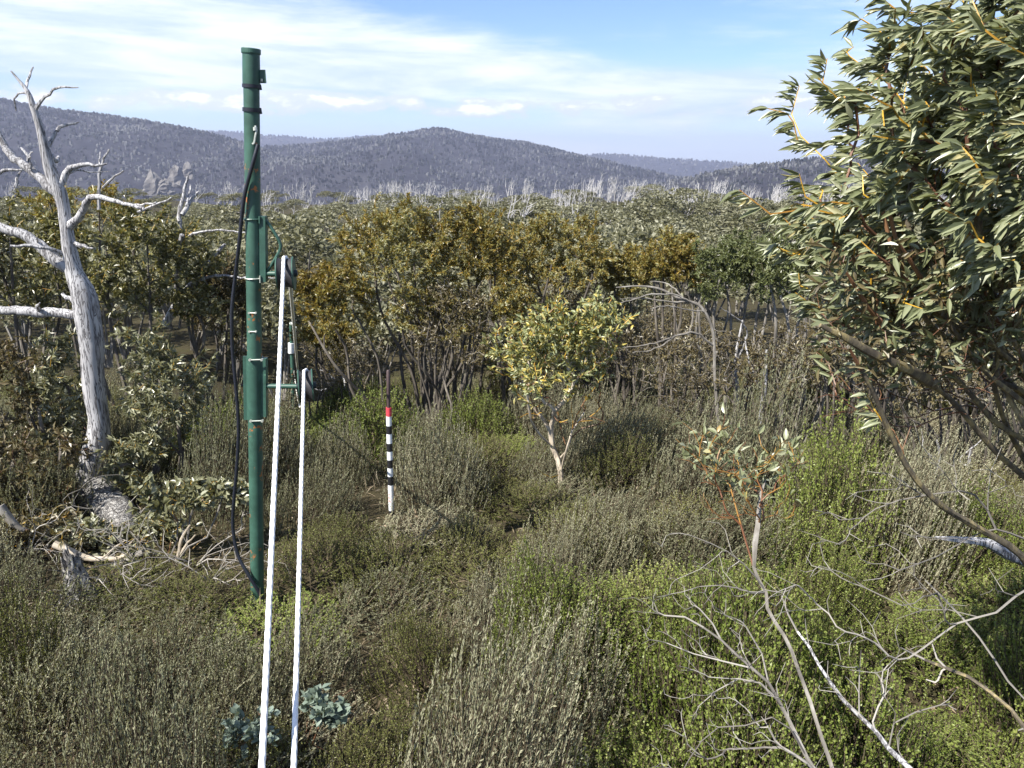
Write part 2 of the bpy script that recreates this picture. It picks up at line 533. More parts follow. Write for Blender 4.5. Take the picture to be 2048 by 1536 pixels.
# made things
M['green_paint'] = plain_mat('green_painted_steel', (0.037, 0.092, 0.068), 0.45, var=0.30, scale=7.0, wear=(0.33, 0.12, 0.035), wear_lo=0.60, wear_scale=9.0)
M['green_clean'] = plain_mat('green_painted_plate', (0.032, 0.083, 0.062), 0.45, var=0.2, scale=12.0, wear=(0.10, 0.22, 0.15), wear_lo=0.66, wear_scale=14.0)
M['zinc'] = plain_mat('zinc_bolt', (0.50, 0.52, 0.46), 0.4, 0.5)
M['dark_steel'] = plain_mat('dark_steel', (0.035, 0.045, 0.05), 0.5, 0.3)
M['rubber'] = plain_mat('black_rubber', (0.012, 0.014, 0.022), 0.42)
M['tyre'] = plain_mat('worn_black_rubber', (0.022, 0.021, 0.024), 0.6)
M['rope'] = plain_mat('white_rope', (0.78, 0.78, 0.79), 0.75, var=0.08, scale=30.0, wear=(0.45, 0.44, 0.41), wear_lo=0.60, wear_scale=6.0)
M['rope_far'] = plain_mat('weathered_rope', (0.60, 0.58, 0.50), 0.8, var=0.1, scale=60.0)
M['white_paint'] = plain_mat('white_stake_paint', (0.72, 0.74, 0.75), 0.45, var=0.10, scale=12.0, wear=(0.40, 0.38, 0.33), wear_lo=0.62, wear_scale=14.0)
M['black_paint'] = plain_mat('black_stake_paint', (0.012, 0.012, 0.014), 0.5)
M['red_paint'] = plain_mat('red_stake_paint', (0.55, 0.055, 0.075), 0.45)
M['orange_print'] = plain_mat('orange_red_print', (0.72, 0.16, 0.11), 0.5)
M['brown_rod'] = plain_mat('dark_brown_rod', (0.055, 0.035, 0.035), 0.6)


# ------------------------------------------------------------------ terrain
def build_ground():
    nr, na = 210, 520
    r = np.concatenate([np.linspace(0, 40, 90), np.geomspace(40.6, 8500, nr - 90)])
    a = np.arange(na) * 2 * math.pi / na
    x = r[:, None] * np.sin(a)[None, :]
    y = r[:, None] * np.cos(a)[None, :]
    z = G(x, y)
    v = np.stack([x, y, z], -1).reshape(-1, 3)
    i = np.arange(nr - 1)[:, None] * na
    j = np.arange(na)[None, :]
    j2 = (j + 1) % na
    q = np.stack([i + j, i + na + j, i + na + j2, i + j2], -1).reshape(-1, 4)[na:]
    t = np.stack([na + np.arange(na), na + (np.arange(na) + 1) % na, np.zeros(na, int)], 1)[:, ::-1]
    o = link('ground', new_mesh('ground', v, [q, t], M['ground'], smooth=True))
    o['kind'] = 'structure'
    return o


build_ground()


def vnoise(x, y, seed, octs=4):
    """cheap value noise for ridges"""
    out = np.zeros_like(x, float)
    amp, tot = 1.0, 0.0
    for o in range(octs):
        rs = np.random.default_rng(seed * 13 + o)
        tab = rs.uniform(-1, 1, (64, 64))
        fx, fy = x * 2**o, y * 2**o
        ix, iy = np.floor(fx).astype(int), np.floor(fy).astype(int)
        tx, ty = fx - ix, fy - iy
        tx, ty = tx * tx * (3 - 2 * tx), ty * ty * (3 - 2 * ty)
        g = lambda a, b: tab[a % 64, b % 64]
        out += amp * ((g(ix, iy) * (1 - tx) + g(ix + 1, iy) * tx) * (1 - ty) + (g(ix, iy + 1) * (1 - tx) + g(ix + 1, iy + 1) * tx) * ty)
        tot += amp
        amp *= 0.5
    return out / tot


def build_hill(sky, D, front, back, seed, name='hill', rough=0.09, n_clump=6000, csize=7.0, dead=0.25):
    pts = np.array([P(px, py, D) for px, py in sky])
    x0, x1 = pts[0, 0], pts[-1, 0]
    nx, ny = 220, 90
    xs = np.linspace(x0, x1, nx)
    crest = np.interp(xs, pts[:, 0], pts[:, 2])
    floor = -140.0
    v = np.concatenate([np.linspace(-1, 0, 56), np.linspace(0.03, 1, ny - 56)])
    wob = 0.12 * front * vnoise(xs / (0.5 * D) + 3, xs * 0, seed, 3)
    def height(X, V):
        c = np.interp(X, pts[:, 0], pts[:, 2])
        prof = np.cos(np.clip(np.abs(V), 0, 1) * math.pi) * 0.5 + 0.5
        prof = np.where(V < 0, prof ** 0.85, prof)
        yy = np.where(V < 0, D + V * front, D + V * back)
        h = floor + (c - floor) * prof
        gully = vnoise(X / (0.11 * D), yy / (0.22 * D), seed + 1, 5)
        h = h + gully * 2.8 * rough * (c - floor) * np.clip(np.abs(V) * 3.0, 0.0, 1) * np.clip((1 - np.abs(V)) * 4, 0, 1)
        return yy, h
    X, V = np.meshgrid(xs, v)
    YY, H = height(X, V)
    vert = np.stack([X, YY, H], -1).reshape(-1, 3)
    i = np.arange(ny - 1)[:, None] * nx
    j = np.arange(nx - 1)[None, :]
    q = np.stack([i + j, i + j + 1, i + nx + j + 1, i + nx + j], -1).reshape(-1, 4)
    o = link(name, new_mesh(name, vert, [q], M['hill'], smooth=True))
    o['kind'] = 'structure'
    # the wood that covers it: thousands of small crowns and bare grey limbs, one mass
    rs = np.random.default_rng(seed + 50)
    cx = rs.uniform(x0, x1, n_clump)
    cv = -np.abs(rs.beta(1.0, 1.5, n_clump)) * 0.97
    cv[: n_clump // 7] = rs.uniform(-0.04, 0.03, n_clump // 7)
    cy, cz = height(cx, cv)
    s = csize * rs.uniform(0.55, 1.4, n_clump)
    h = s * rs.uniform(0.6, 1.3, n_clump)
    isd = rs.random(n_clump) < dead
    s = np.where(isd, s * 0.14, s)
    h = np.where(isd, h * 1.25, h)
    k = 4
    ang = np.arange(k) * 2 * math.pi / k
    ra = rs.uniform(0.6, 1.2, (n_clump, k)) * s[:, None] * 0.5
    ph = rs.uniform(0, 6.28, n_clump)[:, None]
    low = np.stack([cx[:, None] + ra * np.cos(ang + ph), cy[:, None] + ra * np.sin(ang + ph), np.broadcast_to((cz - 0.5)[:, None], ra.shape)], -1)
    rb = ra * rs.uniform(0.7, 1.1, (n_clump, k))
    up = np.stack([cx[:, None] + rb * np.cos(ang + ph), cy[:, None] + rb * np.sin(ang + ph), cz[:, None] + h[:, None] * rs.uniform(0.45, 0.8, (n_clump, k))], -1)
    top = np.stack([cx + rs.normal(0, 0.1, n_clump) * s, cy, cz + h], -1)[:, None, :]
    vv = np.concatenate([low, up, top], 1).reshape(-1, 3)
    b = np.arange(n_clump)[:, None] * (2 * k + 1)
    jj = np.arange(k)[None, :]
    j2 = (jj + 1) % k
    qq = np.stack([b + jj, b + j2, b + k + j2, b + k + jj], -1).reshape(-1, 4)
    tt = np.stack([b + k + jj, b + k + j2, b + 2 * k + 0 * jj], -1).reshape(-1, 3)
    ids = np.concatenate([np.repeat(isd, k), np.repeat(isd, k)]).astype(int)
    f = link('hill_forest', new_mesh('hill_forest', vv, [qq, tt], [M['far_forest'], M['hill_dead']], ids))
    return f


hills = [
    ([(-900, 150), (-400, 165), (-100, 190), (0, 200), (60, 212), (120, 222), (230, 235), (330, 250), (430, 270), (520, 298), (620, 340), (740, 390), (900, 430)], 1900, 1150, 900, 3, 'grey purple forest on the long dark mountainside', 17000, 5.2, 0.06),
    ([(120, 380), (300, 335), (420, 318), (560, 300), (700, 286), (760, 279), (830, 270), (850, 265), (890, 262), (930, 270), (1000, 281), (1050, 287), (1100, 298), (1150, 312), (1230, 335), (1350, 358), (1550, 400)], 2500, 1500, 900, 7, 'grey forest on the rounded central hill', 21000, 5.8, 0.30),
    ([(330, 400), (430, 352), (520, 326), (610, 316), (680, 318), (760, 334), (850, 352), (960, 376), (1080, 410)], 1750, 700, 600, 31, 'pale grey dead forest on the shoulder before the central hill', 7500, 5.0, 0.45),
    ([(-300, 290), (300, 282), (400, 267), (430, 263), (480, 265), (520, 271), (580, 274), (640, 279), (700, 277), (760, 273), (860, 282), (1000, 297), (1100, 305), (1170, 312), (1210, 309), (1270, 313), (1350, 319), (1450, 325), (1490, 331), (1600, 338), (2300, 335)], 4600, 1300, 900, 12, 'distant forest along the low far ridge', 7000, 9.0, 0.10),
    ([(1000, 420), (1180, 398), (1330, 368), (1420, 349), (1480, 337), (1560, 328), (1620, 320), (1750, 316), (1900, 310), (2300, 300), (2900, 290)], 1350, 800, 700, 21, 'bare grey forest on the slope beyond the large leafy gum', 11000, 4.4, 0.25),
]
for sk, D, fr, bk, sd, lab, nc, cs, dd in hills:
    f = build_hill(sk, D, fr, bk, sd, n_clump=nc, csize=cs, dead=dd)
    tag(f, lab, 'forest', kind='stuff')


def rock(px, py, D, w, h, seed):
    rs = np.random.default_rng(seed)
    mb = MB()
    c = P(px, py, D)
    nu, nv = 12, 8
    u = np.linspace(0, 2 * math.pi, nu, endpoint=False)
    vv = np.linspace(0.0, 1.0, nv)
    pts = []
    for k, t in enumerate(vv):
        rr = math.sqrt(max(0.0, 1 - t ** 1.6))
        for a in u:
            j = 1 + 0.35 * rs.uniform(-1, 1)
            pts.append([w * rr * math.cos(a) * j, 0.7 * w * rr * math.sin(a) * j, h * (t - 0.5) * (1 + 0.2 * rs.uniform(-1, 1))])
    q = [[k * nu + i, k * nu + (i + 1) % nu, (k + 1) * nu + (i + 1) % nu, (k + 1) * nu + i] for k in range(nv - 1) for i in range(nu)]
    mb.add(np.array(pts), q)
    o = link('rock_outcrop', mb.mesh('rock_outcrop', M['rock']), loc=c)
    return o


for n_, (px, py, D, w, h) in enumerate([(305, 368, 1060, 14, 34), (352, 352, 1120, 12, 30), (376, 340, 1150, 8, 22), (330, 372, 1050, 10, 20)]):
    tag(rock(px, py, D, w, h, 90 + n_), 'pale bare rock outcrop low on the dark mountainside', 'rock', 'rock outcrops on the mountainside')


# ------------------------------------------------------------------ trees
def grow(stems, targets, rs, seg=0.15, up=0.0, wob=0.10, pl=0.10, maxn=40000):
    """stems: list of (polyline, attach) ; every target is reached by a twig from the cheapest node"""
    pos = np.zeros((maxn, 3))
    dirn = np.zeros((maxn, 3))
    plen = np.zeros(maxn)
    par = np.full(maxn, -1, int)
    n = 0
    def add(p, pr):
        nonlocal n
        pos[n] = p
        par[n] = pr
        if pr >= 0:
            d = p - pos[pr]
            L = np.linalg.norm(d) + 1e-9
            dirn[n] = d / L
            plen[n] = plen[pr] + L
        else:
            dirn[n] = (0, 0, 1)
        n += 1
        return n - 1
    stem_t = np.full(maxn, -1.0)
    for k, st in enumerate(stems):
        st = np.asarray(st, float)
        L = np.linalg.norm(np.diff(st, axis=0), axis=1).sum()
        line = smooth_line(st, max(4, int(L / seg)))
        pr = -1
        start = 0
        if k > 0 and n:
            d = np.linalg.norm(pos[:n] - line[0], axis=1)
            if d.min() < 0.35:
                pr = int(d.argmin())
                start = 1
        for qi, p in enumerate(line[start:]):
            pr = add(p, pr)
            stem_t[pr] = qi / len(line)
    tips = []
    if len(targets):
        t0 = pos[0]
        order = np.argsort(np.linalg.norm(targets - t0, axis=1))
        for ti in order:
            if n > maxn - 60:
                break
            t = targets[ti]
            dv = t - pos[:n]
            d = np.linalg.norm(dv, axis=1) + 1e-6
            cosv = (dv * dirn[:n]).sum(1) / d
            cost = d * (1 + 1.7 * np.clip(0.6 - cosv, 0, 2)) + pl * plen[:n]
            b = int(cost.argmin())
            L = d[b]
            m = max(2, int(L / seg))
            c = pos[b] + dirn[b] * L * 0.45 + rs.normal(0, wob * L, 3) + np.array([0, 0, up * L])
            pr = b
            for s in np.linspace(0, 1, m + 1)[1:]:
                p = (1 - s) ** 2 * pos[b] + 2 * s * (1 - s) * c + s * s * t
                if s < 1:
                    p = p + rs.normal(0, 0.04 * seg, 3)
                pr = add(p, pr)
            tips.append(pr)
    grow.stem_t = stem_t[:n]
    return pos[:n], par[:n], dirn[:n], np.array(tips, int)


def radii(par, tips, n, r_tip, power, r_min_root=None):
    w = np.zeros(n)
    haschild = np.zeros(n, bool)
    haschild[par[par >= 0]] = True
    w[~haschild] = 1.0
    for i in range(n - 1, -1, -1):
        if par[i] >= 0:
            w[par[i]] += w[i]
    return r_tip * np.power(np.maximum(w, 1), power)


def skeleton_mesh(pos, par, rad, split, rs, knob=0.0):
    """two collectors: thick wood and thin twigs"""
    n = len(pos)
    kids = [[] for _ in range(n)]
    for i in range(n):
        if par[i] >= 0:
            kids[par[i]].append(i)
    thick, thin, mid = MB(), MB(), MB()
    starts = [(i, -1) for i in range(n) if par[i] < 0]
    while starts:
        i, p = starts.pop()
        chain, rr = ([pos[p]], [min(rad[p], rad[i] * 1.15)]) if p >= 0 else ([], [])
        while True:
            chain.append(pos[i])
            rr.append(rad[i])
            if not kids[i]:
                break
            ks = sorted(kids[i], key=lambda q: -rad[q])
            for q in ks[1:]:
                starts.append((q, i))
            i = ks[0]
        if len(chain) < 2:
            continue
        chain, rr = np.array(chain), np.array(rr)
        rr[-1] *= 0.6
        big = rr > split
        nb = int(big.sum())
        if nb >= 2:
            tube(thick, chain[:nb + (nb < len(rr))], rr[:nb + (nb < len(rr))], 7 if rr[0] > 0.02 else 5, True, knob, rs)
        else:
            nb = 0
        if nb < len(rr) - 1:
            s = max(0, nb - 0)
            c2, r2 = chain[s:], rr[s:]
            if len(c2) < 2:
                continue
            lim = r2 > split * 0.5
            nl = int(lim.sum())
            if nl >= 2:
                tube(mid, c2[:nl + (nl < len(r2))], r2[:nl + (nl < len(r2))], 4, False)
                if nl < len(r2) - 1:
                    tube(thin, c2[nl:], r2[nl:], 3, False)
            else:
                tube(thin, c2, r2, 3, False)
    return thick, mid, thin


LEAF_NEAR_S = np.array([0, 0.16, 0.45, 0.78, 1.0])
LEAF_NEAR_W = np.array([0.08, 0.62, 1.0, 0.55, 0.02])


def leaf_template(near, bend=0.18, sickle=0.10):
    if near:
        s, w = LEAF_NEAR_S, LEAF_NEAR_W
        v = []
        for a, b in zip(s, w):
            x = sickle * math.sin(a * math.pi)
            for sd in (-1, 0, 1):
                v.append([x + sd * b * 0.5, a, -bend * a * a + (0.10 * b if sd else 0.0)])
        q = [[3 * i + k, 3 * i + k + 1, 3 * i + 4 + k, 3 * i + 3 + k] for i in range(len(s) - 1) for k in (0, 1)]
        return np.array(v), np.array(q), None
    v = np.array([[0, 0, 0], [-0.5, 0.48, 0.05], [0, 1, -0.12], [0.5, 0.48, 0.05]])
    return v, np.array([[0, 3, 2, 1]]), None


def place_leaves(base, dirs, length, width, rs, near=False, roll=1.0, face=(0.0, 0.0, 1.0)):
    """vectorised: one leaf for each base point; returns verts and quads. template x = width, y = length"""
    n = len(base)
    tv, tq, _ = leaf_template(near)
    d = dirs / (np.linalg.norm(dirs, axis=1)[:, None] + 1e-9)
    up = np.tile(np.asarray(face, float), (n, 1)) + rs.normal(0, roll, (n, 3))
    x = np.cross(d, up)
    x /= np.linalg.norm(x, axis=1)[:, None] + 1e-9
    z = np.cross(x, d)
    L = np.broadcast_to(length, (n,))
    W = np.broadcast_to(width, (n,))
    v = (base[:, None, :] + tv[None, :, 0, None] * (W[:, None] * 1.0)[:, :, None] * x[:, None, :]
         + tv[None, :, 1, None] * L[:, None, None] * d[:, None, :] + tv[None, :, 2, None] * L[:, None, None] * z[:, None, :])
    k = len(tv)
    q = (np.arange(n)[:, None, None] * k + tq[None]).reshape(-1, tq.shape[1])
    return v.reshape(-1, 3), q


def crown_points(c, r, n, rs, shell=0.55, flat=0.0, lump=0.25, zmin=-1.0):
    """points through an uneven dome: more towards the outside, in lumps"""
    nl = max(6, n // 12)
    d = rs.normal(0, 1, (nl, 3))
    d /= np.linalg.norm(d, axis=1)[:, None]
    d[:, 2] = np.where(d[:, 2] < zmin, -d[:, 2], d[:, 2])
    rr = rs.uniform(shell, 1.0, nl) ** 0.7
    cent = d * rr[:, None]
    k = rs.integers(0, nl, n)
    p = cent[k] + rs.normal(0, lump, (n, 3))
    return np.asarray(c) + p * np.asarray(r)


def gum(name, label, cat, base, crown_c, crown_r, rs, n_stem=4, n_tip=260, per_tip=9, leaf=(0.09, 0.030), mats=('gum_olive', 'twig_orange', 'bark_dark'),
        r_tip=0.0022, power=0.46, near=False, group=None, spread=0.35, stems=None, targets=None, split=0.007, droop=0.35, wind=(0, 0, 0), seg=0.16, shell=0.5, lump=0.24,
        twig_len=0.14, zmin=-0.3, roll=1.0, single=0, knob=0.06, stem_r=None, face=(0, 0, 1), bare=None, leaf_spread=0.62):
    base = np.asarray(base, float)
    crown_c = np.asarray(crown_c, float)
    crown_r = np.asarray(crown_r, float)
    if stems is None:
        stems = []
        for i in range(n_stem):
            a = 2 * math.pi * (i + rs.uniform(-0.3, 0.3)) / n_stem
            e = crown_c + crown_r * np.array([math.cos(a) * 0.55, math.sin(a) * 0.55, rs.uniform(-0.2, 0.3)])
            b0 = base + np.array([math.cos(a), math.sin(a), 0]) * rs.uniform(0.02, 0.14)
            b0[2] = base[2] - 0.15
            m1 = b0 * 0.62 + e * 0.38 + rs.normal(0, 0.10, 3) + np.array([0, 0, -0.05])
            m2 = b0 * 0.3 + e * 0.7 + rs.normal(0, 0.12, 3)
            stems.append(np.array([b0, m1, m2, e]))
    if targets is None:
        targets = crown_points(crown_c, crown_r, n_tip, rs, shell, lump=lump, zmin=zmin)
    pos, par, dirn, tips = grow(stems, targets, rs, seg=seg)
    if bare is not None:
        nt_ = len(targets)
        pos, par, dirn, tips = grow(stems, np.concatenate([targets, bare]), rs, seg=seg)
        dmin = np.array([np.abs(bare - pos[t]).sum(1).min() for t in tips])
        tips = tips[dmin > 1e-6]
    rad = radii(par, tips, len(pos), r_tip, power)
    if stem_r:
        stt = grow.stem_t
        rad = np.where(stt >= 0, np.maximum(rad, stem_r[0] + (stem_r[1] - stem_r[0]) * stt), rad)
    thick, mid, thin = skeleton_mesh(pos, par, rad, split, rs, knob)
    o = thing(name, label, cat, base, group)
    if thick.n:
        link('trunk', thick.mesh('trunk', M[mats[2]], True, base), o)
    if mid.n:
        link('branches', mid.mesh('branches', M[mats[3] if len(mats) > 3 else mats[2]], False, base), o)['kind'] = 'stuff'
    if thin.n:
        tw = link('twigs', thin.mesh('twigs', M[mats[1]], False, base), o)
        tw['kind'] = 'stuff'
    if per_tip:
        k = np.repeat(tips, per_tip)
        n = len(k)
        back = rs.uniform(0, 1, n)
        b = pos[k] - dirn[k] * (back * twig_len)[:, None]
        out = pos[k] - crown_c
        out /= np.linalg.norm(out, axis=1)[:, None] + 1e-9
        d = dirn[k] * 0.7 + out * 0.35 + rs.normal(0, leaf_spread, (n, 3)) + np.array([0, 0, -droop]) + np.asarray(wind)
        L = leaf[0] * rs.uniform(0.6, 1.25, n)
        W = leaf[1] * rs.uniform(0.7, 1.25, n)
        if single:
            cand = np.array([pix(p) for p in b])
            dist = np.linalg.norm(b - np.array([0, 0, CAMZ]), axis=1)
            inside = (cand[:, 0] > -20) & (cand[:, 0] < 2060) & (cand[:, 1] > -20) & (cand[:, 1] < 1540)
            score = np.where(inside, L / dist, 0)
            pick = np.argsort(-score)[:single]
            dd = d / np.linalg.norm(d, axis=1)[:, None]
            variants = []
            for vi in range(6):
                tv, tq, _ = leaf_template(True, 0.08 + 0.06 * vi, (-1) ** vi * (0.05 + 0.03 * vi) * 0.35)
                tv = tv.copy()
                tv[:, 0] *= leaf[1] / leaf[0]
                variants.append(new_mesh('leaf', tv, [tq], M[mats[0]], smooth=True))
            for pi in pick:
                y = Vector(dd[pi])
                x = y.cross(Vector(face) + Vector(rs.normal(0, roll, 3))).normalized()
                z = x.cross(y)
                m = Matrix((x, y, z)).transposed().to_4x4()
                m = Matrix.Translation(Vector(b[pi] - base)) @ m @ Matrix.Diagonal((L[pi], L[pi], L[pi], 1))
                lo = link('leaf', variants[rs.integers(0, 6)], o)
                lo.matrix_local = m
            keep = np.ones(n, bool)
            keep[pick] = False
            b, d, L, W = b[keep], d[keep], L[keep], W[keep]
        if len(b):
            lv, lq = place_leaves(b, d, L, W, rs, near, roll, face)
            cr = link('crown', new_mesh('crown', lv - base, [lq], M[mats[0]], smooth=near), o)
            cr['kind'] = 'stuff'
    return o


def crown_px(cx, cy, hw, hh, D, depth=1.0):
    c = P(cx, cy, D)
    rx = msize(cx, cy, D, hw)
    rz = msize(cx, cy, D, hh)
    return c, (rx, rx * depth, rz)


def base_px(px, py, D):
    b = P(px, py, D)
    b[2] = gz(b[0], b[1])
    return b


RUST = ('gum_rust', 'twig_orange', 'bark_dark')
OLIV = ('gum_olive', 'twig_orange', 'bark_dark')
GREE = ('gum_green', 'twig_brown', 'bark_grey')
PALE = ('gum_pale', 'twig_orange', 'bark_dark')
DARK = ('gum_dark', 'twig_red', 'bark_dark')

L_RUST = 'rusty olive snow gum on dark stems in the thicket beyond the heath'
G_RUST = 'rusty gums in the thicket'
L_STEM = 'thin snow gum of crowded grey stems in the thicket behind the large leafy gum'
G_STEM = 'stemmy gums in the thicket'
mid_trees = [
    # crown cx, cy, hw, hh, base px, base py, D, kind, tips, stems
    (800, 540, 122, 100, 850, 845, 12.6, RUST, 330, 5, 'broad golden brown gum dome behind the snow stake', G_RUST),
    (665, 640, 85, 90, 815, 855, 12.0, RUST, 220, 3, 'rusty gum leaning out beside the lower pulley', G_RUST),
    (932, 530, 92, 92, 915, 850, 13.2, RUST, 300, 5, 'rounded rusty gum between the stake and the yellow green gum', G_RUST),
    (1130, 543, 105, 90, 1085, 850, 13.4, RUST, 300, 4, 'golden rusty gum dome directly behind the yellow green gum', G_RUST),
    (1228, 565, 55, 56, 1235, 855, 14.2, RUST, 260, 4, 'small rusty gum squeezed between two domes behind the arched branches', G_RUST),
    (1345, 545, 66, 66, 1325, 860, 13.0, RUST, 240, 4, 'narrow rusty gum above the arched grey branches', G_RUST),
    (860, 650, 95, 75, 880, 850, 12.2, RUST, 200, 5, 'low rusty gum under the golden brown dome', G_RUST),
    (1000, 650, 70, 70, 1000, 850, 12.6, RUST, 140, 3, 'small rusty gum touching the outer twigs of the yellow green gum', G_RUST),
    (445, 640, 75, 120, 440, 840, 12.4, DARK, 230, 4, 'brown leaved gum behind the black cable of the green pole', None),
    (1490, 545, 98, 84, 1465, 890, 11.8, GREE, 280, 5, 'green crowned snow gum with mottled white trunks behind the orange sapling', None),
    (1600, 560, 110, 100, 1575, 905, 10.8, GREE, 240, 6, 'darker green snow gum at the thicket edge beside the large leafy gum', None),
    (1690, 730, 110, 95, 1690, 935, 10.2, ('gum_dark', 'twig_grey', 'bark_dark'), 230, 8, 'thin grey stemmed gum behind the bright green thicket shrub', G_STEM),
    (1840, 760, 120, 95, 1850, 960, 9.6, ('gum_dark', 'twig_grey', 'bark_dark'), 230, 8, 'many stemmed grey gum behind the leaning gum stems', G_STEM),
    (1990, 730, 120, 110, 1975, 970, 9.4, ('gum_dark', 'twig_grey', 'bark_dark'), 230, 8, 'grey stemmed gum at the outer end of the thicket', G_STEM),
    (1560, 760, 90, 80, 1540, 915, 10.6, ('gum_dark', 'twig_grey', 'bark_dark'), 110, 7, 'grey stemmed gum behind the orange topped sapling', G_STEM),
    (1380, 720, 80, 70, 1370, 880, 12.2, ('gum_dark', 'twig_grey', 'bark_dark'), 110, 6, 'grey stemmed gum below the arched grey branches', G_STEM),
    (1250, 720, 80, 80, 1250, 850, 13.0, ('gum_dark', 'twig_grey', 'bark_dark'), 130, 7, 'grey stemmed gum between yellow gum and arched branches', G_STEM),
    (1020, 560, 100, 60, 1010, 770, 16.2, RUST, 200, 5, 'deep set rusty gum showing in the gap behind the yellow green gum', G_RUST),
    (1400, 560, 110, 55, 1400, 790, 15.5, GREE, 200, 5, 'green gum crown behind the arched grey branches', None),
    (1000, 740, 70, 60, 990, 830, 14.5, RUST, 130, 5, 'short rusty gum low behind the yellow green gum', G_RUST),
    (640, 700, 60, 70, 700, 840, 13.6, RUST, 130, 4, 'rusty gum low by the tangle of white dead twigs', G_RUST),
    (1760, 620, 120, 90, 1760, 900, 12.5, GREE, 170, 6, 'green gum glimpsed between the leaning stems of the large leafy gum', None),
    (1950, 600, 130, 100, 1950, 900, 12.0, RUST, 170, 6, 'rusty gum glimpsed behind the trunk stems of the large leafy gum', None),
]
MIDS = []
for n_, (cx, cy, hw, hh, bx_, by_, D, mats, nt_, ns_, lab, grp) in enumerate(mid_trees):
    rs = np.random.default_rng(300 + n_)
    c, r = crown_px(cx, cy - (14 if grp == G_RUST else 0), hw * (1.1 if grp == G_RUST else 1), hh * (1.12 if grp == G_RUST else 1), D, 0.9)
    b = base_px(bx_, by_, D)
    stemmy = grp == G_STEM
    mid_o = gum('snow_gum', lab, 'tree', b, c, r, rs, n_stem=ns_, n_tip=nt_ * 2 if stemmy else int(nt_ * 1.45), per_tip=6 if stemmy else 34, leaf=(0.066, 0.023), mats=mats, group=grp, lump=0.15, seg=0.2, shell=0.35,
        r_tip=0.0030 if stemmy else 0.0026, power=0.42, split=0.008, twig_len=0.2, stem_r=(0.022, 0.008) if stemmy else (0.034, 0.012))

    MIDS.append((mid_o, stemmy))
rs = np.random.default_rng(515)
stem_src = [o for o, f_ in MIDS if f_]
for n_ in range(46):                       # more of the same stems deeper in the thicket
    src = stem_src[n_ % len(stem_src)]
    c = copy_tree(src)
    y = rs.uniform(11.0, 20.0)
    x = rs.uniform(0.22 if y < 13 else 0.05, 0.66) * y if n_ % 5 else rs.uniform(-0.22, 0.1) * rs.uniform(14, 20)
    c.location = (x, y, gz(x, y))
    c.rotation_euler = (0, 0, rs.uniform(0, 6.28))
    k = rs.uniform(0.8, 1.15)
    c.scale = (k, k, k * rs.uniform(0.85, 1.1))
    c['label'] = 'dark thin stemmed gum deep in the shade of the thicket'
    c['group'] = 'gums deep in the thicket'

# left hand gums behind and around the bleached trunk
left_trees = [
    (235, 495, 130, 105, 285, 800, 11.0, ('gum_olive', 'twig_orange', 'bark_dark'), 330, 4, 'broad olive snow gum behind the upper limbs of the bleached dead tree', 18),
    (30, 500, 120, 120, 60, 800, 10.6, ('gum_olive', 'twig_orange', 'bark_dark'), 300, 4, 'olive snow gum crossed by the thick low limb of the dead tree', 18),
    (150, 410, 110, 45, 170, 760, 13.5, RUST, 160, 3, 'rusty gum top showing above the olive crown behind the dead tree', 14),
    (370, 545, 80, 80, 380, 820, 11.6, ('gum_olive', 'twig_orange', 'bark_dark'), 190, 3, 'small olive gum below the broken limb beside the green pole', 15),
    (115, 770, 75, 115, 120, 930, 9.3, PALE, 190, 3, 'leafy pale green gum sapling on the outer side of the bleached trunk', 16),
    (330, 770, 95, 120, 345, 930, 9.0, PALE, 260, 2, 'leafy pale green gum sapling between the bleached trunk and the green pole', 16),
    (20, 800, 90, 130, 10, 960, 9.0, DARK, 200, 4, 'brown twiggy gum regrowth below the low horizontal dead limb', 12),
    (75, 930, 110, 75, 80, 1010, 8.3, DARK, 220, 5, 'low brown gum regrowth at the foot of the bleached trunk', 10),
    (285, 930, 60, 60, 290, 1000, 8.7, PALE, 130, 4, 'low gum shoots below the leafy sapling near the dead trunk foot', 12),
]
for n_, (cx, cy, hw, hh, bx_, by_, D, mats, nt_, ns_, lab, pt) in enumerate(left_trees):
    rs = np.random.default_rng(400 + n_)
    c, r = crown_px(cx, cy, hw, hh, D, 0.9)
    b = base_px(bx_, by_, D)
    gum('snow_gum', lab, 'tree', b, c, r, rs, n_stem=ns_, n_tip=nt_, per_tip=pt, leaf=(0.092, 0.034), mats=mats, lump=0.2, seg=0.18, r_tip=0.0024, power=0.45, zmin=-1.0, twig_len=0.2, stem_r=(0.035, 0.012))

# the bright yellow green young gum in the clearing
rs = np.random.default_rng(77)
Dy = 9.1
by = base_px(1122, 968, Dy)
def yp(px, py, d=0.0):
    return P(px, py, Dy + d)
ystems = [np.array([by - [0, 0, .1], yp(1120, 930), yp(1106, 900, .1), yp(1100, 860, .1), yp(1058, 800, .15), yp(1040, 760, .2)]),
          np.array([yp(1122, 945), yp(1128, 915, -.1), yp(1142, 870, -.1), yp(1158, 820, -.15), yp(1190, 775, -.2)]),
          np.array([yp(1124, 930), yp(1135, 905, .1), yp(1122, 860, .2), yp(1112, 800, .3)]),
          np.array([yp(1105, 892, .1), yp(1080, 870, .0), yp(1062, 840, -.2), yp(1055, 790, -.3)]),
          np.array([yp(1152, 850, -.12), yp(1170, 815, .1), yp(1150, 760, .2)]),
          np.array([yp(1122, 960), yp(1090, 950, -.1), yp(1075, 938, -.2)])]
c1, r1 = crown_px(1112, 715, 100, 80, Dy, 0.9)
t1 = crown_points(c1, r1, 470, rs, 0.2, lump=0.28, zmin=-0.7)
low_t = np.array([P(rs.uniform(1040, 1215), rs.uniform(790, 850), Dy + rs.normal(0, .3)) for _ in range(50)])
c2, r2 = crown_px(1180, 640, 62, 52, Dy, 0.9)
